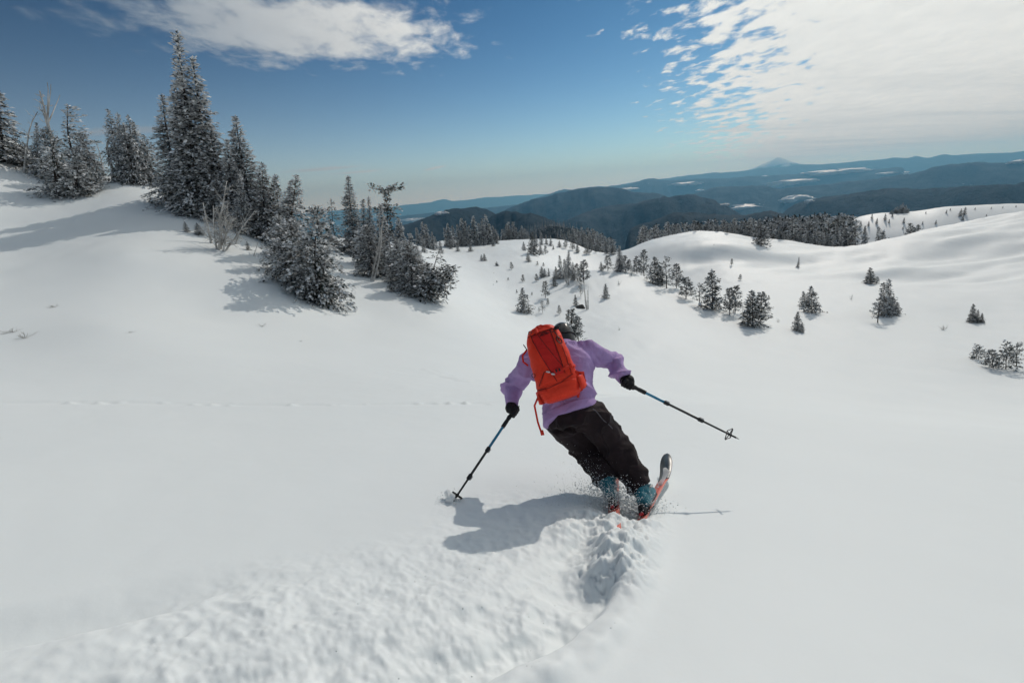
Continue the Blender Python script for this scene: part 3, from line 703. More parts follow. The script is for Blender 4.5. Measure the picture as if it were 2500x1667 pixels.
for i in range(3):
    PROTO['slim%d' % i] = conifer(105 + i, r0=0.17 + 0.02 * i, whorls=38, per=8, tuft=0.040, rime=0.40, power=0.9, droop=-0.2, sub=2.0, irr=0.4)
PROTO['darkfir'] = conifer(109, r0=0.25, whorls=34, per=9, tuft=0.045, rime=0.05, power=0.85, droop=-0.1, up_top=0.6, sub=2.1)
PROTO['snag_fork'] = snag(121, 1, 0.10, 26, 0.024, 0.05, 0.26, fork=4)
PROTO['snag_thin'] = snag(122, 1, 0.06, 20, 0.017, 0.06, 0.30)
PROTO['snag_clump'] = snag(123, 6, 0.30, 26, 0.024, 0.13, 0.46)
PROTO['snag_trio'] = snag(124, 4, 0.16, 7, 0.020, 0.05, 0.16)
PROTO['snag_pair'] = snag(125, 3, 0.10, 14, 0.022, 0.06, 0.22, fork=1)
PROTO['snag_arch'] = arched_snag(126)
PROTO['stump'] = snag(127, 1, 0.05, 3, 0.035, 0.05, 0.25)
for i in range(2): PROTO['krum%d' % i] = krummholz(131 + i, 7, 0.55, 0.045)
PROTO['krumdark'] = krummholz(134, 6, 0.22, 0.05, (0.2, 0.05))
PROTO['krumlow'] = krummholz(135, 6, 0.35, 0.055, (0.45, -0.1))
SHRUB = [shrub(141 + i) for i in range(2)]

NTREE = [0]
def tree(kind, bx, by, ty, tx=None, w=1.0, label='', group=None, name='fir_tree', D=None, sink=0.0, rot=None, cat='tree'):
    """a tree whose foot is seen at pixel (bx, by) on the snow and whose tip reaches pixel (tx, ty)"""
    if ty > by: tx, ty = ty, tx
    if D is None: p = ground_hit(bx, by)
    else:
        d = ray(bx, by); p = d * (D / d[1]); p[2] = float(ground_z(np.array([p[0]]), np.array([p[1]]))[0])
    p[2] -= sink
    if tx is None:
        lo, hi = 0.05, 60.0
        for _ in range(40):
            m = (lo + hi) / 2
            if proj(p + UP * m)[1] > ty: lo = m
            else: hi = m
        ax = UP * lo
    else:
        tip = at(tx, ty, p[1]); ax = tip - p
    h = float(np.linalg.norm(ax))
    NTREE[0] += 1
    rz = random.uniform(0, 6.28) if rot is None else rot
    e = link(name, None); e.location = p.tolist(); e.empty_display_size = 0.2
    q = Vector((0, 0, 1)).rotation_difference(Vector(ax / h))
    e.rotation_mode = 'QUATERNION'; e.rotation_quaternion = q @ Quaternion((0, 0, 1), rz)
    e.scale = (h * w, h * w, h)
    for me in PROTO[kind]: link(me.name.split('.')[0], me, e)
    tag(e, label, cat, group)
    return e
G_ROW = 'frosted trees on the left crest'
# --- far left crest group
tree('fir2', 10, 396, 226, 4, 1.7, 'frosted fir at the uphill end of the crest, beside the bare snags', G_ROW)
tree('krumdark', 40, 402, 318, None, 0.8, 'low dark frosted bush under the fir at the uphill end of the crest', G_ROW, 'fir_bush')
tree('snag_thin', 59, 424, 264, 75, 1.0, 'thin bare dead tree with white side twigs next to the crest fir', None, 'dead_tree')
tree('fir0', 88, 425, 300, 90, 0.8, 'narrow rime-covered fir between two bare snags on the crest', G_ROW)
tree('snag_fork', 140, 442, 215, 107, 1.0, 'tall dead tree with several bare prongs above a rime-covered skirt', None, 'dead_tree')
tree('broad0', 135, 440, 312, 118, 1.0, 'rime-covered bushy fir skirting the tall forked dead tree', G_ROW)
tree('flagged', 200, 440, 256, 165, 1.45, 'wind-flagged rime-covered fir with a ragged top on the crest', None)
tree('broad1', 220, 448, 325, 200, 0.95, 'dense grey fir below the wind-flagged fir on the crest', G_ROW)
tree('krum0', 160, 480, 330, 110, 1.2, 'large rime-plastered krummholz clump leaning downhill on the crest', None, 'fir_bush', rot=0.0)
tree('krum1', 195, 474, 385, 175, 1.3, 'smaller rime-plastered krummholz mound trailing beside the large clump', None, 'fir_bush', rot=0.2)
tree('snag_thin', 254, 430, 340, 236, 1.3, 'crooked bare snag standing between the frosted clump and the snow-laden firs', None, 'dead_tree')
tree('snag_arch', 274, 446, 328, None, 1.0, 'arched dead tree bending over in front of the snow-laden firs', None, 'dead_tree', rot=0.0)
tree('stump', 296, 446, 405, None, 1.0, 'broken branchy stump at the foot of the arched dead tree', None, 'dead_tree')
GL = 'snow-laden firs huddled on the crest'
for j, (bx, by, tx, ty, w, hl) in enumerate([(300, 446, 264, 270, 0.62, 'tallest'), (318, 448, 286, 277, 0.62, 'second tallest'), (340, 450, 312, 284, 0.7, 'middle-sized'), (356, 451, 325, 297, 0.7, 'slightly shorter'), (380, 454, 350, 331, 0.95, 'lowest and widest'), (330, 452, 300, 300, 0.7, 'innermost')]):
    tree('laden%d' % (j % 2), bx, by, ty, tx, w * 1.4, '%s snow-laden dark fir in the tight huddle behind the arched dead tree' % hl, GL)
# --- tall grove
GT = 'tall frosted firs of the main grove'
for kind, bx, by, tx, ty, w, lab in [
    ('spire0', 496, 522, 433, 77, 1.15, 'tallest frosted fir spire, rising above every other tree'),
    ('spire1', 512, 526, 473, 140, 1.3, 'second tallest frosted fir, pressed against the tallest spire'),
    ('spire2', 480, 516, 434, 172, 1.0, 'slim frosted fir hugging the shaded side of the tallest spire'),
    ('spire3', 468, 514, 427, 205, 1.0, 'slender frosted fir tucked under the tallest spire'),
    ('spire2', 440, 508, 398, 230, 1.35, 'dark-stemmed fir at the crest end of the tall grove'),
    ('fir0', 425, 500, 425, 440, 1.6, 'low skirt fir at the foot of the tall grove'),
    ('fir1', 545, 540, 515, 310, 1.2, 'grey fir filling the middle of the tall grove'),
    ('spire1', 572, 554, 552, 340, 1.3, 'frosted fir behind the bare grey saplings'),
    ('spire3', 628, 574, 578, 283, 1.35, 'pointed fir standing apart at the downhill end of the tall grove'),
    ('fir2', 612, 566, 568, 322, 0.7, 'shaded fir beside the pointed downhill fir'),
    ('fir3', 652, 590, 637, 398, 1.05, 'frosted fir at the lower shoulder of the tall grove'),
    ('fir1', 672, 596, 668, 439, 1.1, 'short frosted fir ending the tall grove downhill'),
    ('fir0', 590, 570, 585, 420, 0.9, 'grey fir filling the foot of the pointed downhill fir'),
    ('broad2', 520, 536, 530, 430, 0.8, 'bushy frosted fir at the base of the tall grove')]:
    tree(kind, bx, by, ty, tx, w, lab, GT)
# --- bare clump and saplings before the grove
tree('snag_clump', 540, 612, 442, 566, 0.85, 'clump of bare grey dead stems with curling branches before the tall grove', None, 'dead_tree')
tree('stump', 516, 594, 492, 498, 1.0, 'leaning dead trunk beside the clump of bare grey stems', None, 'dead_tree')
tree('snag_thin', 575, 596, 500, 612, 0.8, 'curving bare stem on the downhill side of the bare clump', None, 'dead_tree')
tree('stump', 620, 628, 580, 630, 0.6, 'lone leaning dead pole in the snow between the bare clump and the dense tree', None, 'dead_tree')
for bx, by, ty, lab in [(456, 566, 541, 'small frosted sapling uphill of the bare clump'), (486, 572, 545, 'bushy frosted sapling touching the bare clump'), (607, 612, 590, 'tiny fir sapling beside the leaning dead pole'), (370, 495, 479, 'tiny dark sapling on the crest before the snow-laden firs')]:
    tree('young1', bx, by, ty, None, 1.5 if by == 572 else 1.0, lab, 'saplings around the bare clump', 'fir_sapling')
# --- the dense near tree
GB = 'dense firs of the near clump'
for kind, bx, by, tx, ty, w, lab in [
    ('broad1', 695, 672, 680, 530, 0.85, 'frosted fir joining the near clump to the grove above it'),
    ('broad0', 740, 716, 712, 535, 1.0, 'thick rime-speckled fir standing on the uphill edge of the near clump'),
    ('broad1', 782, 740, 776, 505, 0.78, 'thick rime-speckled fir with the tallest top of the near clump'),
    ('krumdark', 775, 742, 610, 755, 0.95, 'dark bushy fir at the foot of the near clump, lowest in the snow'),
    ('broad2', 712, 694, 560, 690, 0.95, 'shadowed fir on the back of the near clump'),
    ('fir1', 705, 640, 428, 722, 1.0, 'tall thin fir rising behind the near clump'),
    ('fir0', 690, 630, 441, 708, 0.7, 'thin twin fir beside the tall one behind the near clump'),
    ('slim1', 690, 610, 430, 672, 0.8, 'pointed fir between the tall grove and the near clump'),
    ('openfir', 822, 598, 488, 807, 0.85, 'open-branched fir standing alone behind the near clump'),
    ('broad2', 820, 612, 555, 800, 0.9, 'low bushy fir under the open-branched fir')]:
    tree(kind, bx, by, ty, tx, w * 1.2, lab, GB)
# --- gully group right of it
GC = 'frosted trees of the gully group'
for kind, bx, by, tx, ty, w, lab in [
    ('spire1', 866, 622, 851, 430, 1.15, 'tallest fir of the gully group, at its uphill end'),
    ('fir0', 890, 648, 884, 487, 0.8, 'frosted fir just downhill of the gully group\'s tallest'),
    ('spire0', 905, 650, 898, 480, 0.8, 'needle-thin fir in the gully group'),
    ('broad0', 912, 676, 895, 550, 0.95, 'bushy frosted fir at the edge of the gully group, before its thin firs'),
    ('fir2', 942, 672, 929, 500, 0.8, 'grey fir behind the leaning white dead stems'),
    ('mushroom', 958, 640, 944, 462, 1.0, 'fir with a broad mushroom-shaped top above the gully group'),
    ('fir3', 985, 672, 972, 533, 0.75, 'dense dark fir behind the lean of the white dead stems'),
    ('fir1', 1002, 690, 1000, 570, 0.9, 'frosted fir at the downhill flank of the gully group'),
    ('broad1', 1005, 712, 992, 590, 0.95, 'bushy fir spreading over the snow at the gully group\'s lower end'),
    ('broad2', 978, 692, 968, 585, 0.8, 'bushy frosted fir under the mushroom-topped fir'),
    ('fir2', 1022, 706, 1016, 600, 1.0, 'grey fir between the gully group and its lowest krummholz'),
    ('broad0', 1045, 712, 1042, 640, 0.9, 'low rounded fir bush beside the lowest krummholz'),
    ('krumlow', 1025, 724, 610, 1030, 1.15, 'low sprawling krummholz fir at the very bottom of the gully group')]:
    tree(kind, bx, by, ty, tx, w * (1.0 if kind == 'mushroom' else 1.3), lab, GC, rot=0.4 if kind == 'krumlow' else None)
tree('snag_pair', 915, 686, 530, 966, 0.9, 'tall white dead stems leaning through the gully group', None, 'dead_tree')
tree('young0', 957, 712, 665, None, 0.9, 'frosted sapling standing below the leaning white dead stems', GC, 'fir_sapling')
tree('stump', 975, 722, 702, 948, 0.8, 'fallen dead branch poking from the snow under the gully group', None, 'fallen_branch', cat='branch')
# --- middle-distance stands
GE = 'dark firs of the far stand on the bench'
for bx, by, tx, ty in [(1022, 600, 1016, 556), (1036, 603, 1030, 543), (1046, 606, 1039, 548), (1058, 610, 1054, 566), (1066, 610, 1062, 578)]:
    tree('slim%d' % (bx % 3), bx, by, ty, tx, 1.0, 'narrow fir in the short row between the gully group and the far stand', 'firs in the short row behind the gully group')
tree('slim0', 1036, 618, 576, None, 1.1, 'pale frosted young fir before the short row of firs', None)
tree('young2', 1077, 620, 589, None, 0.9, 'small frosted fir alone on the snow between the two stands', None)
for j, (bx, by, tx, ty) in enumerate([(1092, 602, 1084, 556), (1100, 604, 1092, 546), (1110, 602, 1104, 552), (1122, 600, 1116, 548), (1131, 600, 1126, 533), (1140, 600, 1135, 540), (1150, 599, 1145, 550), (1160, 599, 1155, 528),
        (1172, 598, 1168, 545), (1181, 598, 1177, 534), (1190, 597, 1185, 525), (1197, 596, 1194, 546), (1206, 595, 1203, 551), (1213, 595, 1210, 560), (1166, 600, 1163, 565), (1128, 602, 1124, 565)]):
    tree('slim%d' % (j % 3), bx, by, ty, tx, 1.05, 'tall dark fir in the far stand at the edge of the bench', GE)
for bx, by, ty in [(1118, 614, 598), (1149, 614, 595), (1205, 602, 588), (1100, 608, 595)]:
    tree('young3', bx, by, ty, None, 1.0, 'small fir at the foot of the far stand', 'small firs at the foot of the far stand', 'fir_sapling')
GF = 'pale frosted firs beyond the bench'
for j, (bx, tx, ty) in enumerate([(1238, 1236, 548), (1244, 1241, 542), (1255, 1252, 542), (1262, 1260, 556), (1276, 1273, 551), (1283, 1281, 558), (1270, 1268, 562), (1290, 1288, 566), (1228, 1226, 560)]):
    tree('slim%d' % (j % 3), bx, 592, ty, tx, 1.1, 'pale frosted fir rising just over the edge of the bench', GF, D=112)
GG = 'trees scattered at the far edge of the bench'
for kind, bx, by, ty in [('darkfir', 1302, 622, 568), ('young0', 1279, 612, 591), ('slim2', 1320, 621, 591), ('slim1', 1322, 598, 567), ('slim0', 1334, 597, 573), ('pine1', 1332, 621, 600), ('young1', 1290, 639, 618), ('young2', 1351, 609, 600),
                         ('slim1', 1310, 600, 572), ('slim0', 1345, 600, 575)]:
    tree(kind, bx, by, ty, None, 1.05, 'large dark fir at the far edge of the bench' if kind == 'darkfir' else 'frosted tree scattered at the far edge of the bench', None if kind == 'darkfir' else GG)
GH = 'dark firs packed behind the bench'
hb = [(1360, 566), (1370, 560), (1378, 570), (1388, 562), (1398, 553), (1404, 558), (1412, 560), (1420, 555), (1426, 562), (1434, 557), (1440, 566), (1447, 559), (1452, 565), (1458, 566), (1464, 572), (1470, 570), (1477, 578), (1484, 582), (1490, 580), (1497, 585), (1395, 575), (1416, 576), (1438, 580), (1456, 588)]
for j, (tx, ty) in enumerate(hb):
    tree('slim%d' % (j % 3), tx + 3, 610, ty, tx, 1.0, 'dark fir in the packed wood just behind the bench', GH, D=112 + (j * 37) % 16)
for kind, bx, by, ty in [('pine2', 1398, 612, 588), ('pine0', 1382, 608, 585), ('young0', 1410, 618, 596), ('pine3', 1440, 620, 597), ('pine1', 1432, 622, 600), ('young1', 1366, 604, 588), ('pine2', 1455, 618, 602), ('young2', 1481, 620, 600), ('young3', 1496, 622, 598)]:
    tree(kind, bx, by, ty, None, 1.15, 'pale frosted bushy tree before the packed wood behind the bench', 'frosted trees before the packed wood', 'young_tree')
GS = 'small trees dotted over the open snow of the bench'
for kind, bx, by, ty in [('young0', 1176, 637, 622), ('young1', 1183, 637, 619), ('krumdark', 1216, 650, 637), ('pine0', 1249, 659, 640), ('pine1', 1312, 649, 638), ('pine2', 1327, 650, 641), ('young2', 1323, 678, 652), ('young3', 1330, 676, 656),
                         ('slim1', 1340, 675, 655), ('pine3', 1310, 687, 669), ('pine1', 1277, 690, 671), ('pine0', 1241, 686, 677), ('pine2', 1213, 691, 685), ('pine3', 1204, 697, 693), ('pine1', 1262, 717, 707), ('pine0', 1299, 722, 713), ('young2', 1354, 698, 674)]:
    tree(kind, bx, by, ty, None, 1.1, 'small young tree dotted on the open snow of the bench', GS, 'young_tree')
GI = 'mixed trees of the knot on the bench'
for kind, bx, by, tx, ty, w in [('slim0', 1368, 680, 1366, 625, 0.9), ('fir1', 1388, 678, 1389, 612, 0.9), ('young1', 1357, 680, 1357, 652, 1.0), ('fir3', 1400, 684, 1398, 640, 0.8), ('slim2', 1380, 680, 1378, 634, 1.0), ('pine1', 1410, 686, 1408, 645, 1.0)]:
    tree(kind, bx, by, ty, tx, w, 'tree in the dense knot around the thin bare stems on the bench', GI)
tree('snag_trio', 1389, 696, 620, 1372, 0.8, 'cluster of thin bare stems before the dense knot of trees on the bench', None, 'dead_tree')
tree('pine3', 1426, 694, 637, None, 1.0, 'frosted young pine beside the dense knot, above the three bare stems', None, 'young_pine')
tree('snag_trio', 1436, 757, 690, None, 1.0, 'bare stems spreading from one foot beside the dark rock', None, 'dead_tree')
tree('openpine0', 1418, 726, 690, None, 1.0, 'frosted open sapling behind the bare stems and the dark rock', None, 'young_pine')
tree('young0', 1405, 748, 720, None, 0.9, 'small frosted fir uphill of the dark rock', None, 'fir_sapling')
for kind, bx, by, ty, lab in [('pine0', 1332, 730, 687, 'bushy young pine with frosted needles between the bench knot and the rock'), ('pine2', 1338, 746, 729, 'tiny pale pine below the bushy young pine'),
        ('young3', 1279, 766, 704, 'slender young fir standing alone uphill of the skier, shadow trailing from it'), ('young1', 1291, 767, 752, 'tiny fir tucked against the slender lone young fir'),
        ('openpine1', 1325, 766, 733, 'wispy bare-stemmed sapling between the two lone young trees'), ('openpine0', 1316, 766, 750, 'tiny wispy sapling beside the wispy bare-stemmed one'), ('pine1', 1366, 768, 746, 'small round pine on open snow above the skier'),
        ('young2', 1479, 730, 694, 'lone young fir with a short shadow between the rock and the ridge-line trees'),
        ('pine3', 1396, 838, 757, 'young pine standing right behind the black helmet'), ('pine0', 1413, 838, 775, 'lower half of the pine pair just behind the black helmet')]:
    tree(kind, bx, by, ty, None, 0.95, lab, None, 'young_tree')
# --- ridge-line row on the right of the bench
GR = 'young pines in the row along the snow hump'
for kind, bx, by, tx, ty, w, lab in [
    ('young0', 1468, 662, 1467, 640, 1.0, 'low pine starting the row along the snow hump'), ('pine0', 1484, 663, 1484, 624, 1.2, 'bushy pine second in the row along the snow hump'),
    ('fir2', 1514, 664, 1513, 600, 1.1, 'tallest frosted tree at the bench end of the hump row'), ('pine3', 1527, 664, 1525, 625, 1.1, 'bushy pine against the tallest tree of the hump row'),
    ('pine1', 1536, 666, 1535, 634, 1.0, 'smaller pine behind the short snag of the hump row'), ('snag_trio', 1540, 674, 1540, 642, 1.1, 'short bare snag in the hump row'),
    ('pine2', 1555, 670, 1553, 627, 1.0, 'dark pine after the short snag in the hump row'), ('pine0', 1573, 674, 1571, 611, 0.9, 'tall upright pine in the middle of the hump row'),
    ('young1', 1600, 693, 1598, 628, 1.2, 'dense dark fir in the hump row'), ('young3', 1612, 694, 1612, 650, 1.0, 'small fir pressed between the dense dark fir and the open pine'),
    ('openpine0', 1627, 703, 1627, 627, 1.0, 'see-through pine with bare lower stems in the hump row'), ('pine2', 1652, 703, 1651, 646, 1.0, 'neat pointed pine after the see-through one'),
    ('pine3', 1675, 730, 1673, 678, 1.35, 'broad low pine where the hump row steps downhill'), ('openpine1', 1708, 748, 1709, 693, 1.2, 'airy pine leaning on the largest pine of the row'),
    ('young2', 1740, 755, 1738, 663, 1.15, 'largest dark pine of the row, downhill of the broad low one'), ('pine1', 1782, 770, 1780, 704, 1.0, 'left twin of the paired pines past the largest one'),
    ('pine0', 1795, 766, 1797, 698, 1.0, 'right twin of the paired pines past the largest one'), ('young0', 1838, 800, 1836, 711, 1.2, 'bushy pine ending the row downhill'),
    ('pine2', 1856, 790, 1861, 716, 1.1, 'pine leaning out behind the bushy end of the row'), ('openpine0', 1826, 790, 1824, 735, 1.2, 'thin grey pine in the bushy end of the row')]:
    tree(kind, bx, by, ty, tx, w, lab, GR, 'young_pine')
GP = 'scattered young trees on the right-hand snowfield'
for kind, bx, by, tx, ty, w, lab in [
    ('pine1', 1876, 732, None, 721, 1.0, 'tiny bush above the bushy end of the hump row'), ('young1', 1963, 748, 1962, 712, 1.0, 'short half of the fir pair past the hump row'), ('young3', 1982, 764, 1980, 700, 0.95, 'taller half of the fir pair past the hump row'),
    ('young0', 1946, 806, 1948, 762, 1.0, 'pointed sapling downhill of the fir pair'), ('young2', 1958, 812, 1959, 788, 1.0, 'knee-high bush against the pointed sapling'),
    ('darkfir', 2124, 689, 2125, 654, 1.4, 'lone dark conical fir high on the snowfield'), ('pine2', 2141, 684, 2142, 676, 1.3, 'tiny bush beside the lone dark conical fir'),
    ('slim1', 2170, 770, 2170, 683, 1.0, 'tallest dark spire of the tight fir clump on the snowfield'), ('slim2', 2158, 773, 2158, 691, 1.1, 'second dark spire of the tight fir clump on the snowfield'),
    ('openpine1', 2143, 788, 2146, 729, 1.3, 'frosted grey sapling leaning on the tight fir clump'), ('young1', 2178, 769, 2179, 726, 1.1, 'low dark fir on the shadow side of the tight clump'), ('young0', 2189, 768, 2191, 738, 1.1, 'lowest dark fir at the end of the tight clump'),
    ('darkfir', 2373, 787, 2377, 743, 0.9, 'tallest of three little dark firs in a row'), ('darkfir', 2386, 787, 2388, 757, 0.9, 'middle-sized of three little dark firs in a row'), ('darkfir', 2397, 787, 2398, 765, 1.0, 'smallest of three little dark firs in a row'),
    ('layerpine', 2389, 877, 2385, 841, 1.0, 'flat-branched little pine uphill of the bushy trio at the snowfield edge'), ('pine0', 2424, 899, 2422, 855, 1.3, 'low bushy pine in the trio at the snowfield edge'),
    ('layerpine', 2455, 903, 2459, 834, 0.85, 'biggest dark pine in the trio at the snowfield edge'), ('openpine0', 2482, 896, 2485, 836, 1.1, 'thin twiggy pine behind the biggest of the trio'),
    ('pine1', 1786, 643, None, 632, 0.9, 'speck-sized sapling on the upper snowfield below the hump crest'), ('slim0', 1949, 645, None, 628, 0.9, 'lone thin sapling on the upper snowfield'), ('pine2', 1807, 681, None, 670, 1.2, 'small round bush above the paired pines'), ('pine3', 1742, 613, None, 596, 0.8, 'thin sapling on the crest in front of the cut snow scallops')]:
    tree(kind, bx, by, ty, tx, w, lab, GP, 'young_tree')
# --- trees on and behind the right-hand brow
GW = 'trees standing along the brow of the right-hand snowfield'
def brow_y(px): return float(np.interp(px, [b[0] for b in BROW], [b[1] for b in BROW]))
for kind, tx, ty, w in [('pine1', 1698, 549, 1.0), ('pine2', 1751, 551, 1.1), ('pine0', 1776, 550, 1.3), ('pine3', 1788, 552, 1.2), ('pine2', 1799, 556, 1.2), ('young1', 1829, 545, 1.3), ('young2', 1843, 550, 1.2), ('young0', 1857, 545, 1.4), ('pine1', 1868, 562, 1.1),
                        ('young3', 1886, 566, 1.1), ('young1', 1904, 556, 1.1), ('pine0', 1918, 566, 1.0), ('young0', 1942, 562, 1.1), ('pine2', 1955, 572, 1.0), ('young2', 1972, 568, 1.0), ('slim0', 1989, 562, 1.3), ('slim1', 2006, 566, 1.3), ('young1', 2020, 572, 1.1),
                        ('slim2', 2044, 554, 1.2), ('young3', 2056, 562, 1.2), ('young0', 2066, 558, 1.3), ('slim0', 2082, 568, 1.3), ('slim1', 2112, 552, 0.9), ('slim2', 2146, 555, 0.9), ('young2', 2156, 566, 1.0), ('young1', 2223, 546, 1.1), ('young3', 2242, 550, 1.0), ('young0', 2232, 556, 1.1)]:
    b = brow_y(tx); on = kind.startswith('young0') and tx == 1857
    tree(kind, tx + 1, 602 if on else b + 2, ty, tx, w, 'big dark pine standing forward of the brow, its shadow on the scalloped snow' if on else 'frosted tree standing on the brow of the right-hand snowfield', None if on else GW, 'pine_tree', D=None if on else 104 + random.uniform(0, 9))
# --- behind the brow: the near rank of the forest, one by one
GN = 'firs of the forest edge behind the brow'
fx = np.random.default_rng(5)
for k in range(84):
    px = 1560 + 530 * (k + fx.random()) / 84
    top = np.interp(px, [1560, 1680, 1800, 1900, 2020, 2090], [556, 541, 537, 532, 524, 532]) + fx.uniform(-3, 14)
    tree('slim%d' % (k % 3), px + 2, brow_y(px), top, px, 0.95, 'grey frosted fir in the forest edge behind the brow', GN, D=fx.uniform(122, 168))
# --- the far ridge: scattered dark trees and the rimed knoll
GK = 'small dark trees scattered on the far snow ridge'
for px, by, ty in [(2206, 545, 532), (2252, 548, 540), (2284, 548, 537), (2310, 521, 512), (2344, 528, 510), (2354, 524, 506), (2350, 538, 526), (2408, 528, 523), (2140, 547, 533), (2120, 552, 540), (2100, 556, 540), (2160, 538, 522), (2178, 530, 520), (2170, 545, 535), (2128, 535, 522), (2480, 506, 501), (2448, 508, 503), (2420, 510, 505), (2380, 512, 506), (2320, 514, 508), (2260, 522, 516), (2204, 560, 552), (2090, 575, 556), (2110, 570, 555)]:
    d = ray(px, by); p = ground_hit(px, by, 125, 260)
    tree('young%d' % (px % 4), px, by, ty, None, 0.9, 'small dark tree scattered on the far snow ridge', GK, D=float(p[1]))
for px, by, tx, ty, w in [(2186, 524, 2192, 504, 1.2), (2200, 523, 2206, 495, 1.0), (2212, 524, 2216, 506, 1.2), (2174, 526, 2180, 512, 1.2)]:
    tree('krum%d' % (px % 2), px, by, ty, tx, w, 'rime-white wind-bent trees topping the knoll on the far snow ridge', 'rimed trees on the knoll', 'fir_bush', D=192, rot=0.3)
# --- twigs and shrubs in the snow
for j, (px, by, ty, lab) in enumerate([(1512, 807, 792, 'bare twig poking from open snow right of the skier'), (1511, 696, 681, 'leafless shrub before the tall upright pine of the hump row'), (2302, 808, 783, 'leafless shrub with brown leaf clusters on the snowfield'), (2078, 731, 715, 'thin bent twig between the fir pair and the tight clump'), (1900, 788, 770, 'bare twig past the bushy end of the hump row')]):
    p = ground_hit(px, by); o = link('bare_shrub', SHRUB[j % 2], None, p); lo = 0.1
    while proj(p + UP * lo)[1] > ty and lo < 5: lo += 0.02
    o.scale = (lo * (0.5 if j in (0, 3, 4) else 0.8),) * 2 + (lo,); o.rotation_euler = (0, 0, j * 1.3); tag(o, lab, 'shrub', 'bare shrubs in the snow')

for j, (px, by, lab, sc) in enumerate([(30, 816, 'leafless twigs breaking the crust at the uphill snow edge', 0.5), (62, 828, 'flattened bare twigs below the twigs at the uphill snow edge', 0.45), (130, 752, 'faint twig tips in the snow below the krummholz clump', 0.4), (640, 799, 'small dark twig lying on the snow below the near clump', 0.35), (318, 815, 'dark speck of a twig on the open left slope', 0.2), (735, 836, 'tiny twig tip on the open slope below the near clump', 0.15), (1205, 668, 'tiny twig on the bench snow', 0.3)]):
    p = ground_hit(px, by); o = link('bare_twig', SHRUB[j % 2], None, p); o.scale = (sc, sc, sc * 0.4); o.rotation_euler = (0, 0, j * 2.1); tag(o, lab, 'twig', 'bare twigs lying in the snow')
# --- the wood below: too many to count
def build_forest():
    rg = np.random.default_rng(77); ms = Mesh(); cnt = 0
    # highest angle the near snow reaches in each direction, to skip trees that nothing shows of
    azs = np.radians(np.arange(-50, 56, 0.5)); rr = np.exp(np.linspace(math.log(30), math.log(300), 120))
    A, Rr = np.meshgrid(azs, rr); sky = (ground_base(Rr * np.sin(A), Rr * np.cos(A)) / Rr).max(0)
    def puts(n, a0, a1, r0, r1, h0, h1, ground):
        nonlocal cnt
        for _ in range(n):
            a = math.radians(rg.uniform(a0, a1)); r = math.sqrt(rg.uniform(r0 ** 2, r1 ** 2)); x, y = r * math.sin(a), r * math.cos(a)
            z = ground(x, y); h = rg.uniform(h0, h1)
            if (z + h) / r < np.interp(a, azs, sky) - 0.002: continue
            k = 9; lv = np.repeat(np.linspace(0.02, 0.93, k), 3); n3 = len(lv)
            ph = rg.uniform(0, 6.28, n3); L = (0.17 * h * (1 - lv) + 0.02 * h) * rg.uniform(0.7, 1.2, n3)
            c = np.array([x, y, z]) + UP * (lv * h)[:, None]; d = np.stack([np.cos(ph), np.sin(ph), rg.normal(-0.35, 0.15, n3)], 1)
            sd = np.stack([-np.sin(ph), np.cos(ph), 0 * ph], 1); w = h * 0.055 * (1.1 - lv)
            V = np.stack([c, c + d * (L * 0.6)[:, None] + sd * w[:, None], c + d * L[:, None], c + d * (L * 0.6)[:, None] - sd * w[:, None]], 1).reshape(-1, 3)
            u = rg.random(n3); ms.add(V, np.arange(4 * n3).reshape(-1, 4), np.where(u < 0.30, 2, np.where(u < 0.66, 1, 0)))
            V = np.array([[x - 0.02 * h, y, z - 1], [x + 0.02 * h, y, z - 1], [x + 0.004 * h, y, z + h], [x - 0.004 * h, y, z + h], [x, y - 0.02 * h, z - 1], [x, y + 0.02 * h, z - 1], [x, y + 0.004 * h, z + h], [x, y - 0.004 * h, z + h]])
            ms.add(V, [[0, 1, 2, 3], [4, 5, 6, 7]], 1); cnt += 1
    puts(3000, 8, 46, 345, 560, 10, 18, hill_z)
    puts(2600, -14, 14, 560, 1050, 9, 15, hill_z)
    puts(2200, 12, 40, 560, 1000, 9, 15, hill_z)
    me = ms.build('forest', TM, smooth=False); o = link('forest', me)
    tag(o, 'grey-green fir forest covering the slope beyond the snowfield brow', 'forest', kind='stuff')
    return cnt
NFOREST = build_forest()
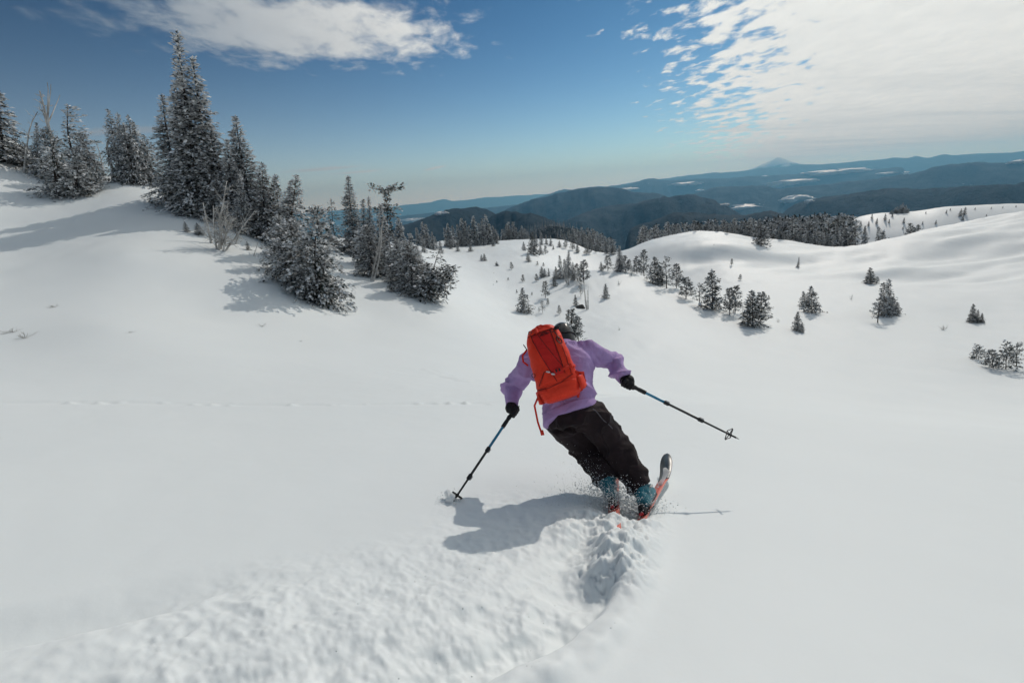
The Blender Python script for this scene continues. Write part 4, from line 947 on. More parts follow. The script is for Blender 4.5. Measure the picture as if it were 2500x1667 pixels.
# ------------------------------------------------------------------ the skier
def vnoise3(P, f, seed=0):
    P = P * f; i = np.floor(P); d = P - i; d = d * d * (3 - 2 * d); out = 0
    for a in (0, 1):
        for b in (0, 1):
            for c in (0, 1):
                h = ihash(i[:, 0] + a + 57 * (i[:, 2] + c), i[:, 1] + b - 31 * (i[:, 2] + c), seed)
                out = out + h * (d[:, 0] if a else 1 - d[:, 0]) * (d[:, 1] if b else 1 - d[:, 1]) * (d[:, 2] if c else 1 - d[:, 2])
    return out
def superell(a, b, n, k):
    th = np.arange(k) * 2 * math.pi / k; c, s = np.cos(th), np.sin(th)
    return np.sign(c) * np.abs(c) ** (2 / n) * a, np.sign(s) * np.abs(s) ** (2 / n) * b
def loft(ms, rings, k=24, m=0):
    """rings: (centre, axisA, axisB, a, b[, exponent]); closed at both ends"""
    V = []
    for r in rings:
        c, A, B, a, b = r[:5]; n = r[5] if len(r) > 5 else 2.0
        x, y = superell(a, b, n, k); V.append(np.asarray(c)[None] + x[:, None] * np.asarray(A)[None] + y[:, None] * np.asarray(B)[None])
    n = len(V); V = np.vstack(V); i = np.arange(n - 1)[:, None] * k; j = np.arange(k)[None]; jn = (j + 1) % k
    F = np.stack([i + j, i + jn, i + k + jn, i + k + j], -1).reshape(-1, 4)
    s = ms.n; ms.add(V, F, m)
    for e in (0, n - 1):
        c = ms.n; ms.v.append(np.asarray(rings[e][0], float)[None]); ms.n += 1; b = s + e * k
        q = [[b + (x + 1) % k, b + x, c, c] if e == 0 else [b + x, b + (x + 1) % k, c, c] for x in range(k)]
        ms.f.append(np.array(q)); ms.m.append(np.full(k, m))
def limb(ms, pts, rad, k=18, m=0, sub=5):
    """smooth tapered limb through the joints"""
    pts = np.asarray(pts, float); rad = np.asarray(rad, float); n = len(pts); t = np.linspace(0, n - 1, (n - 1) * sub + 1); P = []; R = []
    for q in t:
        i = min(int(q), n - 2); f = q - i; p0, p1, p2, p3 = pts[max(i - 1, 0)], pts[i], pts[i + 1], pts[min(i + 2, n - 1)]
        P.append(0.5 * (2 * p1 + (p2 - p0) * f + (2 * p0 - 5 * p1 + 4 * p2 - p3) * f * f + (3 * p1 - p0 - 3 * p2 + p3) * f ** 3)); g = f * f * (3 - 2 * f); R.append(rad[i] * (1 - g) + rad[i + 1] * g)
    ms.tube(P, R, k, m)
def remesh(ms, name, voxel, smooth=4, fac=0.5, fold=None, mats=(), decim=None):
    me0 = ms.build(name + '_raw', ())
    o = bpy.data.objects.new('tmp', me0); C.objects.link(o)
    md = o.modifiers.new('r', 'REMESH'); md.mode = 'VOXEL'; md.voxel_size = voxel
    sm = o.modifiers.new('s', 'SMOOTH'); sm.iterations = smooth; sm.factor = fac
    dg = bpy.context.evaluated_depsgraph_get(); me = bpy.data.meshes.new_from_object(o.evaluated_get(dg)); me.name = name
    bpy.data.objects.remove(o); bpy.data.meshes.remove(me0)
    if fold is not None:
        n = len(me.vertices); co = np.empty(n * 3, np.float32); me.vertices.foreach_get('co', co); co = co.reshape(-1, 3).astype(float)
        no = np.array([v.normal[:] for v in me.vertices]); co = co + no * fold(co)[:, None]
        me.vertices.foreach_set('co', co.astype(np.float32).ravel())
    me.materials.clear()
    for m in mats: me.materials.append(m)
    me.polygons.foreach_set('use_smooth', np.ones(len(me.polygons), bool)); me.update(); return me

def cloth(name, base, rough=0.7, vary=0.10, sheen=0.04, weave=420):
    def ex(t, b, co):
        P = co.outputs['Object']; n1 = t.m('SUBTRACT', 1.0, t.m('MULTIPLY', t.m('ABSOLUTE', t.m('SUBTRACT', t.noise(P, 9.5, 3, 0.5, 1.2), 0.5)), 5.0, clamp=True)); n2 = t.noise(P, weave, 2, 0.5)
        bp = t.n('ShaderNodeBump', i_Strength=0.42, i_Distance=0.007); t.l(t.m('ADD', n1, t.m('MULTIPLY', n2, 0.10)), bp.inputs['Height']); t.l(bp.outputs[0], b.inputs['Normal'])
        b.inputs['Sheen Weight'].default_value = sheen
        v = t.noise(P, 7, 4, 0.6); lo = tuple(c * (1 - vary) for c in base); hi = tuple(min(1, c * (1 + vary)) for c in base)
        t.l(t.mix(t.ramp(v, 0.3, 0.7), lo, hi), b.inputs['Base Color'])
    return mat(name, base, rough, 0.15, extra=ex)
M_JACKET = cloth('lilac_shell_fabric', (0.41, 0.275, 0.53))
M_PANTS = cloth('plum_black_shell_fabric', (0.023, 0.0150, 0.0165), 0.8, 0.25)
M_PANTS2 = mat('pocket_zip_tape', (0.10, 0.09, 0.10), 0.5)
M_PACK = cloth('red_orange_nylon', (0.80, 0.050, 0.022), 0.55, 0.10)
M_PACKD = cloth('deep_red_nylon', (0.60, 0.024, 0.020), 0.6, 0.10)
M_STRAP = cloth('red_webbing', (0.72, 0.042, 0.022), 0.7, 0.1)
M_PIPE = mat('dark_seam', (0.10, 0.012, 0.012), 0.8)
M_BLACK = mat('black_plastic', (0.012, 0.012, 0.013), 0.42, 0.4, bump=0.1, bscale=90)
M_GLOVE = mat('black_glove', (0.014, 0.014, 0.016), 0.7, 0.3, bump=0.5, bscale=70)
M_HELM = mat('black_helmet_shell', (0.014, 0.016, 0.018), 0.28, 0.5, bump=0.03, bscale=60)
M_SKIN = mat('skin', (0.56, 0.34, 0.26), 0.55, 0.35, vary=0.06)
M_HAIR = mat('tan_hair', (0.36, 0.20, 0.10), 0.5, 0.4, bump=0.8, bscale=120)
M_BOOT = mat('teal_boot_plastic', (0.014, 0.150, 0.195), 0.38, 0.45, vary=0.2, vscale=14, bump=0.08, bscale=60)
M_BUCK = mat('brushed_alloy', (0.42, 0.42, 0.43), 0.4, 0.5, metal=0.8)
M_BLUE = mat('blue_anodised_shaft', (0.014, 0.200, 0.350), 0.35, 0.5, metal=0.1)
M_CARBON = mat('black_carbon_shaft', (0.016, 0.016, 0.018), 0.4, 0.5, bump=0.05, bscale=200)
M_SKITOP = mat('charcoal_ski_topsheet', (0.045, 0.058, 0.066), 0.35, 0.45, vary=0.3, vscale=10)
M_SKIRED = mat('coral_ski_topsheet', (0.62, 0.105, 0.065), 0.4, 0.45, vary=0.12, vscale=12)
M_SKIBASE = mat('pale_ski_base', (0.55, 0.56, 0.56), 0.4, 0.4)
M_REDPART = mat('red_binding_part', (0.45, 0.02, 0.03), 0.4, 0.4)
def flake_extra(t, b, co):        # loose crystals pass light on
    out = [n for n in t.t.nodes if n.bl_idname == 'ShaderNodeOutputMaterial'][0]; tr = t.n('ShaderNodeBsdfTranslucent'); tr.inputs[0].default_value = (0.93, 0.95, 0.96, 1)
    mx = t.n('ShaderNodeMixShader', i_0=0.55); t.l(b.outputs[0], mx.inputs[1]); t.l(tr.outputs[0], mx.inputs[2]); t.l(mx.outputs[0], out.inputs[0])
M_FLAKE = mat('loose_snow', (0.90, 0.92, 0.93), 0.6, 0.2, extra=flake_extra)

PX = {'footR': (1588, 1238, 3.06), 'ankR': (1572, 1200, 3.12), 'kneeR': (1500, 1088, 3.36), 'hipR': (1424, 998, 3.42),
      'footL': (1500, 1218, 3.17), 'ankL': (1490, 1182, 3.22), 'kneeL': (1430, 1092, 3.48), 'hipL': (1364, 1024, 3.46),
      'neck': (1374, 845, 3.82), 'shR': (1430, 864, 3.78), 'shL': (1298, 892, 3.74), 'head': (1373, 829, 3.95),
      'elR': (1492, 882, 3.86), 'wrR': (1522, 922, 3.66), 'elL': (1251, 936, 3.84), 'wrL': (1250, 985, 3.66),
      'handL': (1253, 1004, 3.61), 'handR': (1532, 937, 3.60), 'tipR': (1805, 1072, 3.42)}
J = {k: at(*v) for k, v in PX.items()}
J['tipL'] = plane_hit(1098, 1226)
hipM = (J['hipR'] + J['hipL']) / 2
def unit(v): return np.asarray(v) / np.linalg.norm(v)
spine = unit(J['neck'] - hipM)
latH = unit(J['hipR'] - J['hipL']); latS = unit(J['shR'] - J['shL'])
def frame(t):
    lat = unit(latH * (1 - t) + latS * t); lat = unit(lat - spine * (lat @ spine)); back = unit(np.cross(lat, spine)); 
    return lat, (back if back[1] < 0 else -back)          # back points to the camera's side
SL = float(np.linalg.norm(J['neck'] - hipM))
def sp(t): return hipM + spine * SL * t

person = link('person', None, None, (J['footL'] + J['footR']) / 2); person.empty_display_size = 0.1
PERS = person.location.copy()
def put(name, me, parent):                       # meshes are built in place: shift them to the parent's origin
    root = parent
    off = Vector(parent.location) if parent.parent is None else Vector((0, 0, 0))
    if parent.parent is None: me.transform(Matrix.Translation(-off))
    else:
        q = parent
        while q.parent is not None: q = q.parent
        me.transform(Matrix.Translation(-Vector(q.location)))
    return link(name, me, parent)

# ---- jacket
ja = Mesh(); rg3 = np.random.default_rng(3)
rings = []
for t, a, b, ex in [(-0.055, 0.216, 0.168, 2.4), (0.03, 0.212, 0.166, 2.4), (0.18, 0.198, 0.152, 2.3), (0.36, 0.190, 0.144, 2.3), (0.55, 0.202, 0.148, 2.3), (0.72, 0.220, 0.150, 2.3), (0.84, 0.212, 0.138, 2.2), (0.93, 0.165, 0.115, 2.0), (0.985, 0.100, 0.092, 2.0), (1.045, 0.086, 0.086, 2.0)]:
    L, B = frame(np.clip(t, 0, 1)); rings.append((sp(t) + (unit(J['head'] - J['neck']) * 0.02 if t > 1 else 0), L, B, a, b, ex))
LJ = unit(at(1452, 984, 3.42) - at(1326, 1036, 3.46)); rings = [(c, unit(LJ * (1 - t) + L * t), B, a, b, e) for (c, L, B, a, b, e), t in zip(rings, (0, 0, 0.15, 0.4, 0.7, 1, 1, 1, 1, 1))]
loft(ja, rings, 36)
for s in 'RL':
    sh, el, wr = J['sh' + s], J['el' + s], J['wr' + s]
    lat = latS if s == 'R' else -latS
    root = sh - lat * 0.06 - spine * 0.03
    m1 = (sh + el) / 2; m2 = (el + wr) / 2; end = wr + unit(wr - el) * 0.015
    limb(ja, [root, sh + spine * 0.0, m1, el, m2, wr, end], [0.104, 0.101, 0.089, 0.077, 0.071, 0.061, 0.058], 20)
def jfold(P):
    d = np.zeros(len(P))
    Q = P.copy(); Q = np.stack([P @ latS, P @ spine, P @ np.cross(latS, spine)], 1)
    n = vnoise3((Q + 0.03 * np.sin(Q[:, [1, 2, 0]] * 17)) * np.array([0.8, 2.2, 0.9]), 5.0, 4); n2 = vnoise3(Q * np.array([1.0, 1.6, 1.2]), 17, 9)
    d += 0.036 * (1 - np.abs(n - 0.5) * 3.6).clip(0) ** 1.8 + 0.003 * (1 - np.abs(n2 - 0.5) * 3).clip(0) ** 2 - 0.008
    for s in 'RL':                                             # bunching rings at elbows and cuffs
        for c, w, amp in ((J['el' + s], 0.09, 0.010), (J['wr' + s], 0.06, 0.005)):
            ax = unit(J['wr' + s] - J['sh' + s]); u = (P - c) @ ax; r = np.linalg.norm(P - c, axis=1)
            d += amp * np.exp(-(r / w) ** 2) * np.sin(u * 105 + 8 * vnoise3(P, 7, 5))
        c = J['sh' + s]; r = np.linalg.norm(P - c - (-spine * 0.1), axis=1); u = (P - c) @ unit(spine + (latS if s == 'R' else -latS)); d += 0.007 * np.exp(-(r / 0.10) ** 2) * np.sin(u * 95 + 6 * vnoise3(P, 7, 6))
    hem = (P - sp(-0.02)) @ unit(np.cross(np.cross(LJ, spine), LJ)); d = d * np.clip((np.abs(hem) - 0.0) / 0.10, 0.15, 1) + 0.006 * (np.abs(hem) < 0.05)
    return d
put('jacket', remesh(ja, 'jacket', 0.0085, 5, 0.5, jfold, (M_JACKET,)), person)
# ---- trousers
pa = Mesh(); LH, BH = frame(0)
loft(pa, [(sp(0.10), LH, BH, 0.165, 0.118, 2.3), (sp(0.0), LH, BH, 0.180, 0.134, 2.3), (sp(-0.10), LH, BH, 0.196, 0.156, 2.3), (sp(-0.20), LH, BH, 0.175, 0.145, 2.2)], 30)
for s in 'RL':
    h, k, a = J['hip' + s], J['knee' + s], J['ank' + s]; sg = 1 if s == 'R' else -1
    top = h - latH * sg * 0.03 - spine * 0.02; dn = unit(a - k)
    limb(pa, [top, h * 0.72 + k * 0.28, (h + k) / 2, k, k * 0.6 + a * 0.4, a - dn * 0.09, a - dn * 0.035], [0.132, 0.130, 0.122, 0.108, 0.097, 0.094, 0.092], 22)
def pfold(P):
    Q = P @ np.stack([latH, spine, np.cross(latH, spine)], 1)
    n = vnoise3(Q * np.array([1.2, 1.7, 1.0]), 6.5, 14); n2 = vnoise3(Q, 15, 19); d = 0.026 * (1 - np.abs(n - 0.5) * 2.6).clip(0) ** 3 + 0.008 * (1 - np.abs(n2 - 0.5) * 3).clip(0) ** 2 - 0.006
    for s in 'RL':
        ax = unit(J['ank' + s] - J['knee' + s])
        for c, w, amp in ((J['knee' + s], 0.10, 0.013), (J['ank' + s] - ax * 0.10, 0.07, 0.008)):
            u = (P - c) @ ax; r = np.linalg.norm(P - c, axis=1); d += amp * np.exp(-(r / w) ** 2) * np.sin(u * 85 + 7 * vnoise3(P, 8, 15))
    return d
trousers = put('trousers', remesh(pa, 'trousers', 0.0085, 4, 0.5, pfold, (M_PANTS,)), person)
# side pocket zip along the outer thigh
zp = Mesh(); out = unit(LH * 0.75 + BH * 0.66); a0 = J['hipR'] + out * 0.140 - spine * 0.04; a1 = (J['hipR'] * 0.35 + J['kneeR'] * 0.65) + out * 0.128
zp.tube([a0 * (1 - q) + a1 * q + out * 0.006 * math.sin(q * 9) for q in np.linspace(0, 1, 9)], 0.0042, 6)
put('pocket_zip', zp.build('pocket_zip', (M_PANTS2,)), trousers)
# ---- body (one continuous mesh, mostly under the clothes) with the head
headC = J['head'] + unit(J['head'] - J['neck']) * 0.005; hup = unit(unit(J['head'] - J['neck']) * 0.35 + spine * 0.4 + UP * 0.6); hlat = unit(latS - hup * (latS @ hup)); hfw = unit(np.cross(hup, hlat)); hfw = hfw if hfw[1] > 0 else -hfw
bo = Mesh()
loft(bo, [(sp(-0.1), LH, BH, 0.14, 0.10), (sp(0.2), LH, BH, 0.13, 0.10), (sp(0.6), *frame(0.6), 0.15, 0.105), (sp(0.85), *frame(0.85), 0.15, 0.09), (sp(1.0), *frame(1.0), 0.06, 0.06), (headC - hup * 0.05, hlat, hfw, 0.055, 0.06)], 24)
loft(bo, [(headC - hup * 0.115 + hfw * 0.03, hlat, hfw, 0.035, 0.045), (headC - hup * 0.07 + hfw * 0.015, hlat, hfw, 0.062, 0.075), (headC, hlat, hfw, 0.073, 0.092), (headC + hup * 0.06, hlat, hfw, 0.070, 0.090), (headC + hup * 0.105, hlat, hfw, 0.035, 0.05)], 24)
limb(bo, [headC + hfw * 0.08 + hup * 0.02, headC + hfw * 0.105 - hup * 0.015, headC + hfw * 0.088 - hup * 0.035], [0.010, 0.014, 0.010], 10)
for sg in (-1, 1):
    limb(bo, [headC + hlat * sg * 0.070 + hup * 0.02, headC + hlat * sg * 0.082 - hfw * 0.01, headC + hlat * sg * 0.070 - hup * 0.03], [0.012, 0.016, 0.010], 8)
    limb(bo, [headC + hfw * 0.078 + hlat * sg * 0.032 + hup * 0.012, headC + hfw * 0.084 + hlat * sg * 0.032 + hup * 0.012], [0.014, 0.012], 8)
limb(bo, [headC + hfw * 0.075 - hup * 0.062 - hlat * 0.022, headC + hfw * 0.088 - hup * 0.062, headC + hfw * 0.075 - hup * 0.062 + hlat * 0.022], [0.007, 0.009, 0.007], 8)
for s in 'RL':
    limb(bo, [J['sh' + s] - (latS if s == 'R' else -latS) * 0.06, J['sh' + s], J['el' + s], J['wr' + s], J['hand' + s]], [0.055, 0.05, 0.04, 0.028, 0.02], 14)
    limb(bo, [J['hip' + s] + spine * 0.02, J['knee' + s], J['ank' + s], J['foot' + s] * 0.6 + J['ank' + s] * 0.4], [0.08, 0.055, 0.04, 0.03], 14)
put('body', remesh(bo, 'body', 0.009, 2, 0.4, None, (M_SKIN,)), person)
# ---- helmet
hc = headC + hup * 0.020 - hfw * 0.010
def helm(u, v, off=0.0):     # u around, v 0 rim .. 1 crown
    ph = v * math.pi / 2; c = math.cos(ph) ** 0.85; a = math.cos(u); b = math.sin(u)
    low = -0.112 + 0.115 * max(0, b) ** 0.7 + 0.02 * abs(a)          # cut higher over the brow, lower at the nape
    z = low + (0.124 - low) * math.sin(ph) ** 0.95
    ridge = 0.004 * math.cos(u * 6) * math.sin(ph * 2)
    return hc + hlat * a * (0.112 + off + ridge) * c + hfw * b * (0.135 + off + ridge) * c + hup * (z + off * math.sin(ph))
ms = Mesh(); nu, nv = 40, 14
V = [helm(2 * math.pi * i / nu, j / nv) for j in range(nv + 1) for i in range(nu)] + [helm(2 * math.pi * i / nu, 0, -0.014) + hup * 0.004 for i in range(nu)]
F = [[j * nu + i, j * nu + (i + 1) % nu, (j + 1) * nu + (i + 1) % nu, (j + 1) * nu + i] for j in range(nv) for i in range(nu)]
F += [[(nv + 1) * nu + i, (nv + 1) * nu + (i + 1) % nu, (i + 1) % nu, i] for i in range(nu)]
ms.add(np.array(V), np.array(F)); helmet = put('helmet', ms.build('helmet', (M_HELM,)), person)
vents = [(-2.35, 0.45), (-1.9, 0.62), (-1.25, 0.62), (-0.8, 0.45), (-1.57, 0.42), (-2.6, 0.7), (-0.5, 0.7)]
for u0, v0 in vents:
    vm = Mesh(); q = []
    for i in range(5):
        for w in (-1, 0, 1): q.append(helm(u0 + (i - 2) * 0.055 + w * 0.01, v0 + w * 0.022 * (1 - abs(i - 2) * 0.35), 0.0022))
    f = [[i * 3 + j, i * 3 + 3 + j, i * 3 + 4 + j, i * 3 + 1 + j] for i in range(4) for j in range(2)]
    vm.add(np.array(q), np.array(f)); put('vent', vm.build('vent', (M_PIPE if False else M_BLACK,)), helmet)
gs = Mesh(); gs.tube([helm(u, 0.30, 0.004) for u in np.linspace(0.2, -3.34, 26)], 0.006, 6); put('goggle_strap', gs.build('goggle_strap', (M_GLOVE,)), helmet)
gg = Mesh(); loft(gg, [(headC + hfw * 0.080 + hup * 0.02 + hlat * x, hup, hfw, 0.034 * w, 0.022 * w) for x, w in ((-0.085, 0.5), (-0.06, 0.95), (-0.02, 1), (0.02, 1), (0.06, 0.95), (0.085, 0.5))], 14); put('goggles', gg.build('goggles', (M_HELM,)), person)
hr = Mesh()
for i in range(9):
    o0 = helm(-0.35 - 0.03 * i, 0.02, -0.012); hr.tube([o0, o0 - hup * 0.03 + rg3.normal(0, 0.004, 3), o0 - hup * 0.07 - hlat * 0.012 + rg3.normal(0, 0.007, 3), o0 - hup * 0.10 - hlat * 0.03], [0.006, 0.006, 0.004, 0.002], 5)
put('hair', hr.build('hair', (M_HAIR,)), person)

# ---- poles and gloves
def pole(name, hand, tip, label, sec):
    ax = unit(tip - hand); top = hand - ax * 0.055; L = float(np.linalg.norm(tip - top))
    e = link(name, None, None, tip); e.empty_display_size = 0.05; tag(e, label, 'ski pole', 'ski poles')
    q = lambda d: top + ax * d
    g = Mesh(); s = np.linspace(0, 1, 16); rr = 0.0170 + 0.0022 * np.sin(s * 26) * (s < 0.72) + np.where(s < 0.08, 0.005, 0); g.tube([q(0.215 * x) for x in s], rr, 12); put('grip', g.build('grip', (M_BLACK,)), e)
    u = Mesh(); u.tube([q(0.20), q(sec[0])], [0.0108, 0.0108], 10); put('upper_shaft', u.build('upper_shaft', (M_BLUE,)), e)
    l = Mesh(); l.tube([q(sec[0] - 0.01), q(sec[1])], [0.0098, 0.0098], 10); put('middle_shaft', l.build('middle_shaft', (M_CARBON,)), e)
    l = Mesh(); l.tube([q(sec[1] - 0.01), q(L - 0.03)], [0.0084, 0.0072], 10); put('lower_shaft', l.build('lower_shaft', (M_CARBON,)), e)
    t = Mesh(); t.tube([q(L - 0.035), q(L - 0.015), q(L)], [0.0062, 0.0055, 0.0015], 8); put('tip', t.build('tip', (M_BUCK,)), e)
    side = unit(np.cross(ax, np.array([0.3, 1, 0.2])))
    for d in sec[:2]:
        c = Mesh(); c.tube([q(d - 0.024), q(d - 0.018), q(d + 0.016), q(d + 0.022)], [0.012, 0.0165, 0.0165, 0.012], 10); cl = put('clamp', c.build('clamp', (M_BLACK,)), e)
        v = Mesh(); b = np.cross(ax, side); loft(v, [(q(d - 0.014) + side * 0.018, side, b, 0.005, 0.008, 4), (q(d + 0.016) + side * 0.017, side, b, 0.004, 0.007, 4)], 8); put('lever', v.build('lever', (M_BUCK,)), cl)
    # four-lobed powder basket
    bk = Mesh(); a = unit(np.cross(ax, UP)); b = np.cross(ax, a); c = q(L - 0.085); n = 40
    ring = [c + (a * math.cos(x) + b * math.sin(x)) * (0.046 + 0.008 * math.cos(4 * x)) - ax * 0.006 for x in np.linspace(0, 2 * math.pi, n)]
    bk.tube(ring, 0.0032, 6, cap=False); bk.tube([c - ax * 0.018, c + ax * 0.01], [0.010, 0.009], 10)
    for k in range(4):
        x = k * math.pi / 2; bk.tube([c, c + (a * math.cos(x) + b * math.sin(x)) * 0.052 - ax * 0.006], [0.0042, 0.0032], 6)
    put('basket', bk.build('basket', (M_BLACK,)), e)
    st = Mesh(); w = unit(np.cross(ax, side)); st.tube([q(0.01) + w * 0.012, q(0.0) + w * 0.035 + side * 0.01, q(0.05) + w * 0.050, q(0.11) + w * 0.040, q(0.07) + w * 0.018], 0.004, 6); put('wrist_strap', st.build('wrist_strap', (M_GLOVE,)), e)
    return ax
axL = pole('ski_pole', J['handL'], J['tipL'] - np.array([0, 0, 0.03]), 'blue and black ski pole planted in the snow, its basket caked with snow', (0.43, 0.68))
axR = pole('ski_pole', J['handR'], J['tipR'], 'blue and black ski pole held out clear of the snow, basket in the air', (0.40, 0.70))
def glove(s, ax):
    """palm, four curled fingers round the grip, a thumb from the side of the palm, and a gauntlet"""
    hand, wr, el = J['hand' + s], J['wr' + s], J['el' + s]; g = Mesh(); fore = unit(hand - el)
    knu = unit(fore - ax * (fore @ ax)); pn = unit(np.cross(ax, knu)); sg = 1.0 if s == 'R' else -1.0
    inn = -latS if s == 'R' else latS
    if pn @ inn < 0: pn = -pn                      # the side of the grip the palm is not on
    r = 0.0165; pc = hand - pn * (r + 0.014)
    limb(g, [wr - fore * 0.03, wr, pc - knu * 0.028, pc + knu * 0.004], [0.043, 0.036, 0.036, 0.033], 14)
    loft(g, [(pc - ax * 0.036, knu, pn, 0.036, 0.015, 3), (pc, knu, pn, 0.042, 0.018, 3), (pc + ax * 0.040, knu, pn, 0.036, 0.015, 3)], 16)
    for i, (ln) in enumerate((0.95, 1.05, 1.0, 0.82)):
        o = ax * (-0.034 + 0.0225 * i); kn = pc + o + knu * 0.034
        c = hand + o
        pts = [pc + o + knu * 0.012, kn, c + knu * (r + 0.014) - pn * 0.004, c + knu * (r + 0.010) * ln * 0.9 + pn * (r + 0.006), c + pn * (r + 0.013) - knu * 0.008, c + pn * (r + 0.009) * ln - knu * 0.021]
        limb(g, pts, [0.0115, 0.0118, 0.0112, 0.0105, 0.0098, 0.0085], 9, sub=4)
    th = pc - ax * 0.036 - knu * 0.006
    limb(g, [th + ax * 0.012, th - knu * 0.012 + pn * 0.006, hand - ax * 0.036 - knu * (r + 0.012) + pn * 0.006, hand - ax * 0.030 - knu * (r + 0.004) + pn * (r + 0.008)], [0.013, 0.0135, 0.0125, 0.010], 9, sub=4)
    me = remesh(g, 'glove', 0.0042, 2, 0.4, None, (M_GLOVE,)); gl = put('glove', me, person)
    c = Mesh(); lat = unit(np.cross(fore, ax)); up2 = np.cross(lat, fore)
    c.tube([wr - fore * 0.028, wr - fore * 0.010, wr + fore * 0.006], [0.046, 0.048, 0.042], 16); put('cuff', c.build('cuff', (M_GLOVE,)), gl)
glove('L', axL); glove('R', axR)

# ---- backpack
LP, BP = frame(0.55)
bpb = at(1374, 974, 3.30); bpt = at(1319, 799, 3.62)
pax = unit(bpt - bpb); PLn = float(np.linalg.norm(bpt - bpb))
plat = unit(LP - pax * (LP @ pax)); pbk = unit(np.cross(plat, pax)); pbk = pbk if pbk[1] < 0 else -pbk
bag = link('backpack', None, None, bpb); bag.empty_display_size = 0.1
tag(bag, 'red-orange ski backpack with dark red panel, straps and hip belt on the skier\'s back', 'backpack')
PW = ([0, 0.03, 0.10, 0.22, 0.40, 0.60, 0.78, 0.90, 0.97, 1.0], [0.110, 0.142, 0.158, 0.160, 0.156, 0.150, 0.140, 0.124, 0.096, 0.06])
PD = ([0, 0.03, 0.10, 0.22, 0.40, 0.60, 0.78, 0.90, 0.97, 1.0], [0.060, 0.088, 0.100, 0.098, 0.102, 0.104, 0.100, 0.088, 0.066, 0.035])
def pack(s, th, off=0.0):
    a = float(np.interp(s, *PW)); b = float(np.interp(s, *PD)); n = 2.9; c, d = math.cos(th), math.sin(th)
    x = math.copysign(abs(c) ** (2 / n), c) * (a + off); y = math.copysign(abs(d) ** (2 / n), d) * (b + off)
    w = 0.004 * math.sin(s * 31 + 3 * math.sin(th * 3)) * math.sin(th * 2 + s * 9) * (1 if 0.04 < s < 0.96 else 0)
    return bpb + pax * PLn * (s if s < 1 else 1 + off) + plat * (x + w * c) + pbk * (y + w * d + 0.015 * math.sin(math.pi * s))
k = 48; ss = np.linspace(0, 1, 46); pm = Mesh()
V = np.array([pack(s, 2 * math.pi * i / k) for s in ss for i in range(k)] + [bpb, bpb + pax * PLn])
n = len(ss); F = [[j * k + i, j * k + (i + 1) % k, (j + 1) * k + (i + 1) % k, (j + 1) * k + i] for j in range(n - 1) for i in range(k)]
F += [[(i + 1) % k, i, n * k, n * k] for i in range(k)] + [[(n - 1) * k + i, (n - 1) * k + (i + 1) % k, n * k + 1, n * k + 1] for i in range(k)]
pm.add(V, np.array(F)); body_b = put('main_sack', pm.build('main_sack', (M_PACK,)), bag)
def th_of(x, s):       # angle on the back face for a sideways position x (-1 left edge .. 1 right edge)
    c = max(-1, min(1, x)); return math.acos(math.copysign(abs(c) ** (2.9 / 2), c)) if abs(x) < 1 else (0 if x > 0 else math.pi)
def patch(name, outline, m, parent, off=0.005, nx=12, ny=16, thick=0.004):
    """a cloth panel lying on the sack; outline(v) -> (s, x_left, x_right)"""
    P = Mesh(); top = []; 
    for layer in (off, off - thick - 0.004):
        for j in range(ny + 1):
            s, xl, xr = outline(j / ny)
            for i in range(nx + 1):
                x = xl + (xr - xl) * i / nx; e = 0.5 if layer == off and (i in (0, nx) or j in (0, ny)) else 1.0
                top.append(pack(s, th_of(x, s), layer * e if layer == off else layer))
    N = (nx + 1) * (ny + 1); f = []
    for j in range(ny):
        for i in range(nx):
            a = j * (nx + 1) + i; f.append([a, a + 1, a + nx + 2, a + nx + 1])
    rim = [i for i in range(nx + 1)] + [(j + 1) * (nx + 1) - 1 for j in range(1, ny + 1)] + [ny * (nx + 1) + i for i in range(nx - 1, -1, -1)] + [j * (nx + 1) for j in range(ny - 1, 0, -1)]
    for a, b in zip(rim, rim[1:] + rim[:1]): f.append([b, a, a + N, b + N])
    P.add(np.array(top), np.array(f)); return put(name, P.build(name, (m,)), parent)
# front panel widening to a V, base pocket, lid, seams
patch('front_panel', lambda v: (0.27 + 0.60 * v, -0.02 - 0.60 * v ** 0.9, 0.50 + 0.02 * v), M_PACKD, bag, 0.006)
patch('lower_panel', lambda v: (0.215 + 0.15 * v, -0.78 + 0.42 * v, 0.62 - 0.1 * v), M_PACK, bag, 0.004)
patch('base_panel', lambda v: (0.02 + 0.16 * v, -0.93, 0.93), M_PACK, bag, 0.005)
patch('lid', lambda v: (0.885 + 0.085 * v, -0.86 + 0.25 * v, 0.86 - 0.2 * v), M_PACK, bag, 0.007)
def seam(name, pts, r, m, parent, off=0.006, rad_k=5):
    P = Mesh(); q = []
    for (s0, x0), (s1, x1) in zip(pts[:-1], pts[1:]):
        for u in np.linspace(0, 1, 9)[:-1]: s = s0 + (s1 - s0) * u; x = x0 + (x1 - x0) * u; q.append(pack(s, th_of(x, s), off))
    q.append(pack(pts[-1][0], th_of(pts[-1][1], 0), off)); P.tube(q, r, rad_k); return put(name, P.build(name, (m,)), parent)
for pts in ([(0.87, -0.60), (0.28, -0.03), (0.20, 0.05)], [(0.88, 0.52), (0.27, 0.50)], [(0.86, -0.20), (0.36, 0.50)], [(0.18, -0.93), (0.155, -0.4), (0.175, 0.2), (0.24, 0.80)], [(0.88, -0.86), (0.875, 0.0), (0.885, 0.88)], [(0.885, 0.74), (0.45, 0.78), (0.25, 0.74)], [(0.36, -0.38), (0.22, -0.78)], [(0.36, -0.38), (0.30, 0.2)]):
    seam('seam', pts, 0.0024, M_PIPE, bag, 0.006)
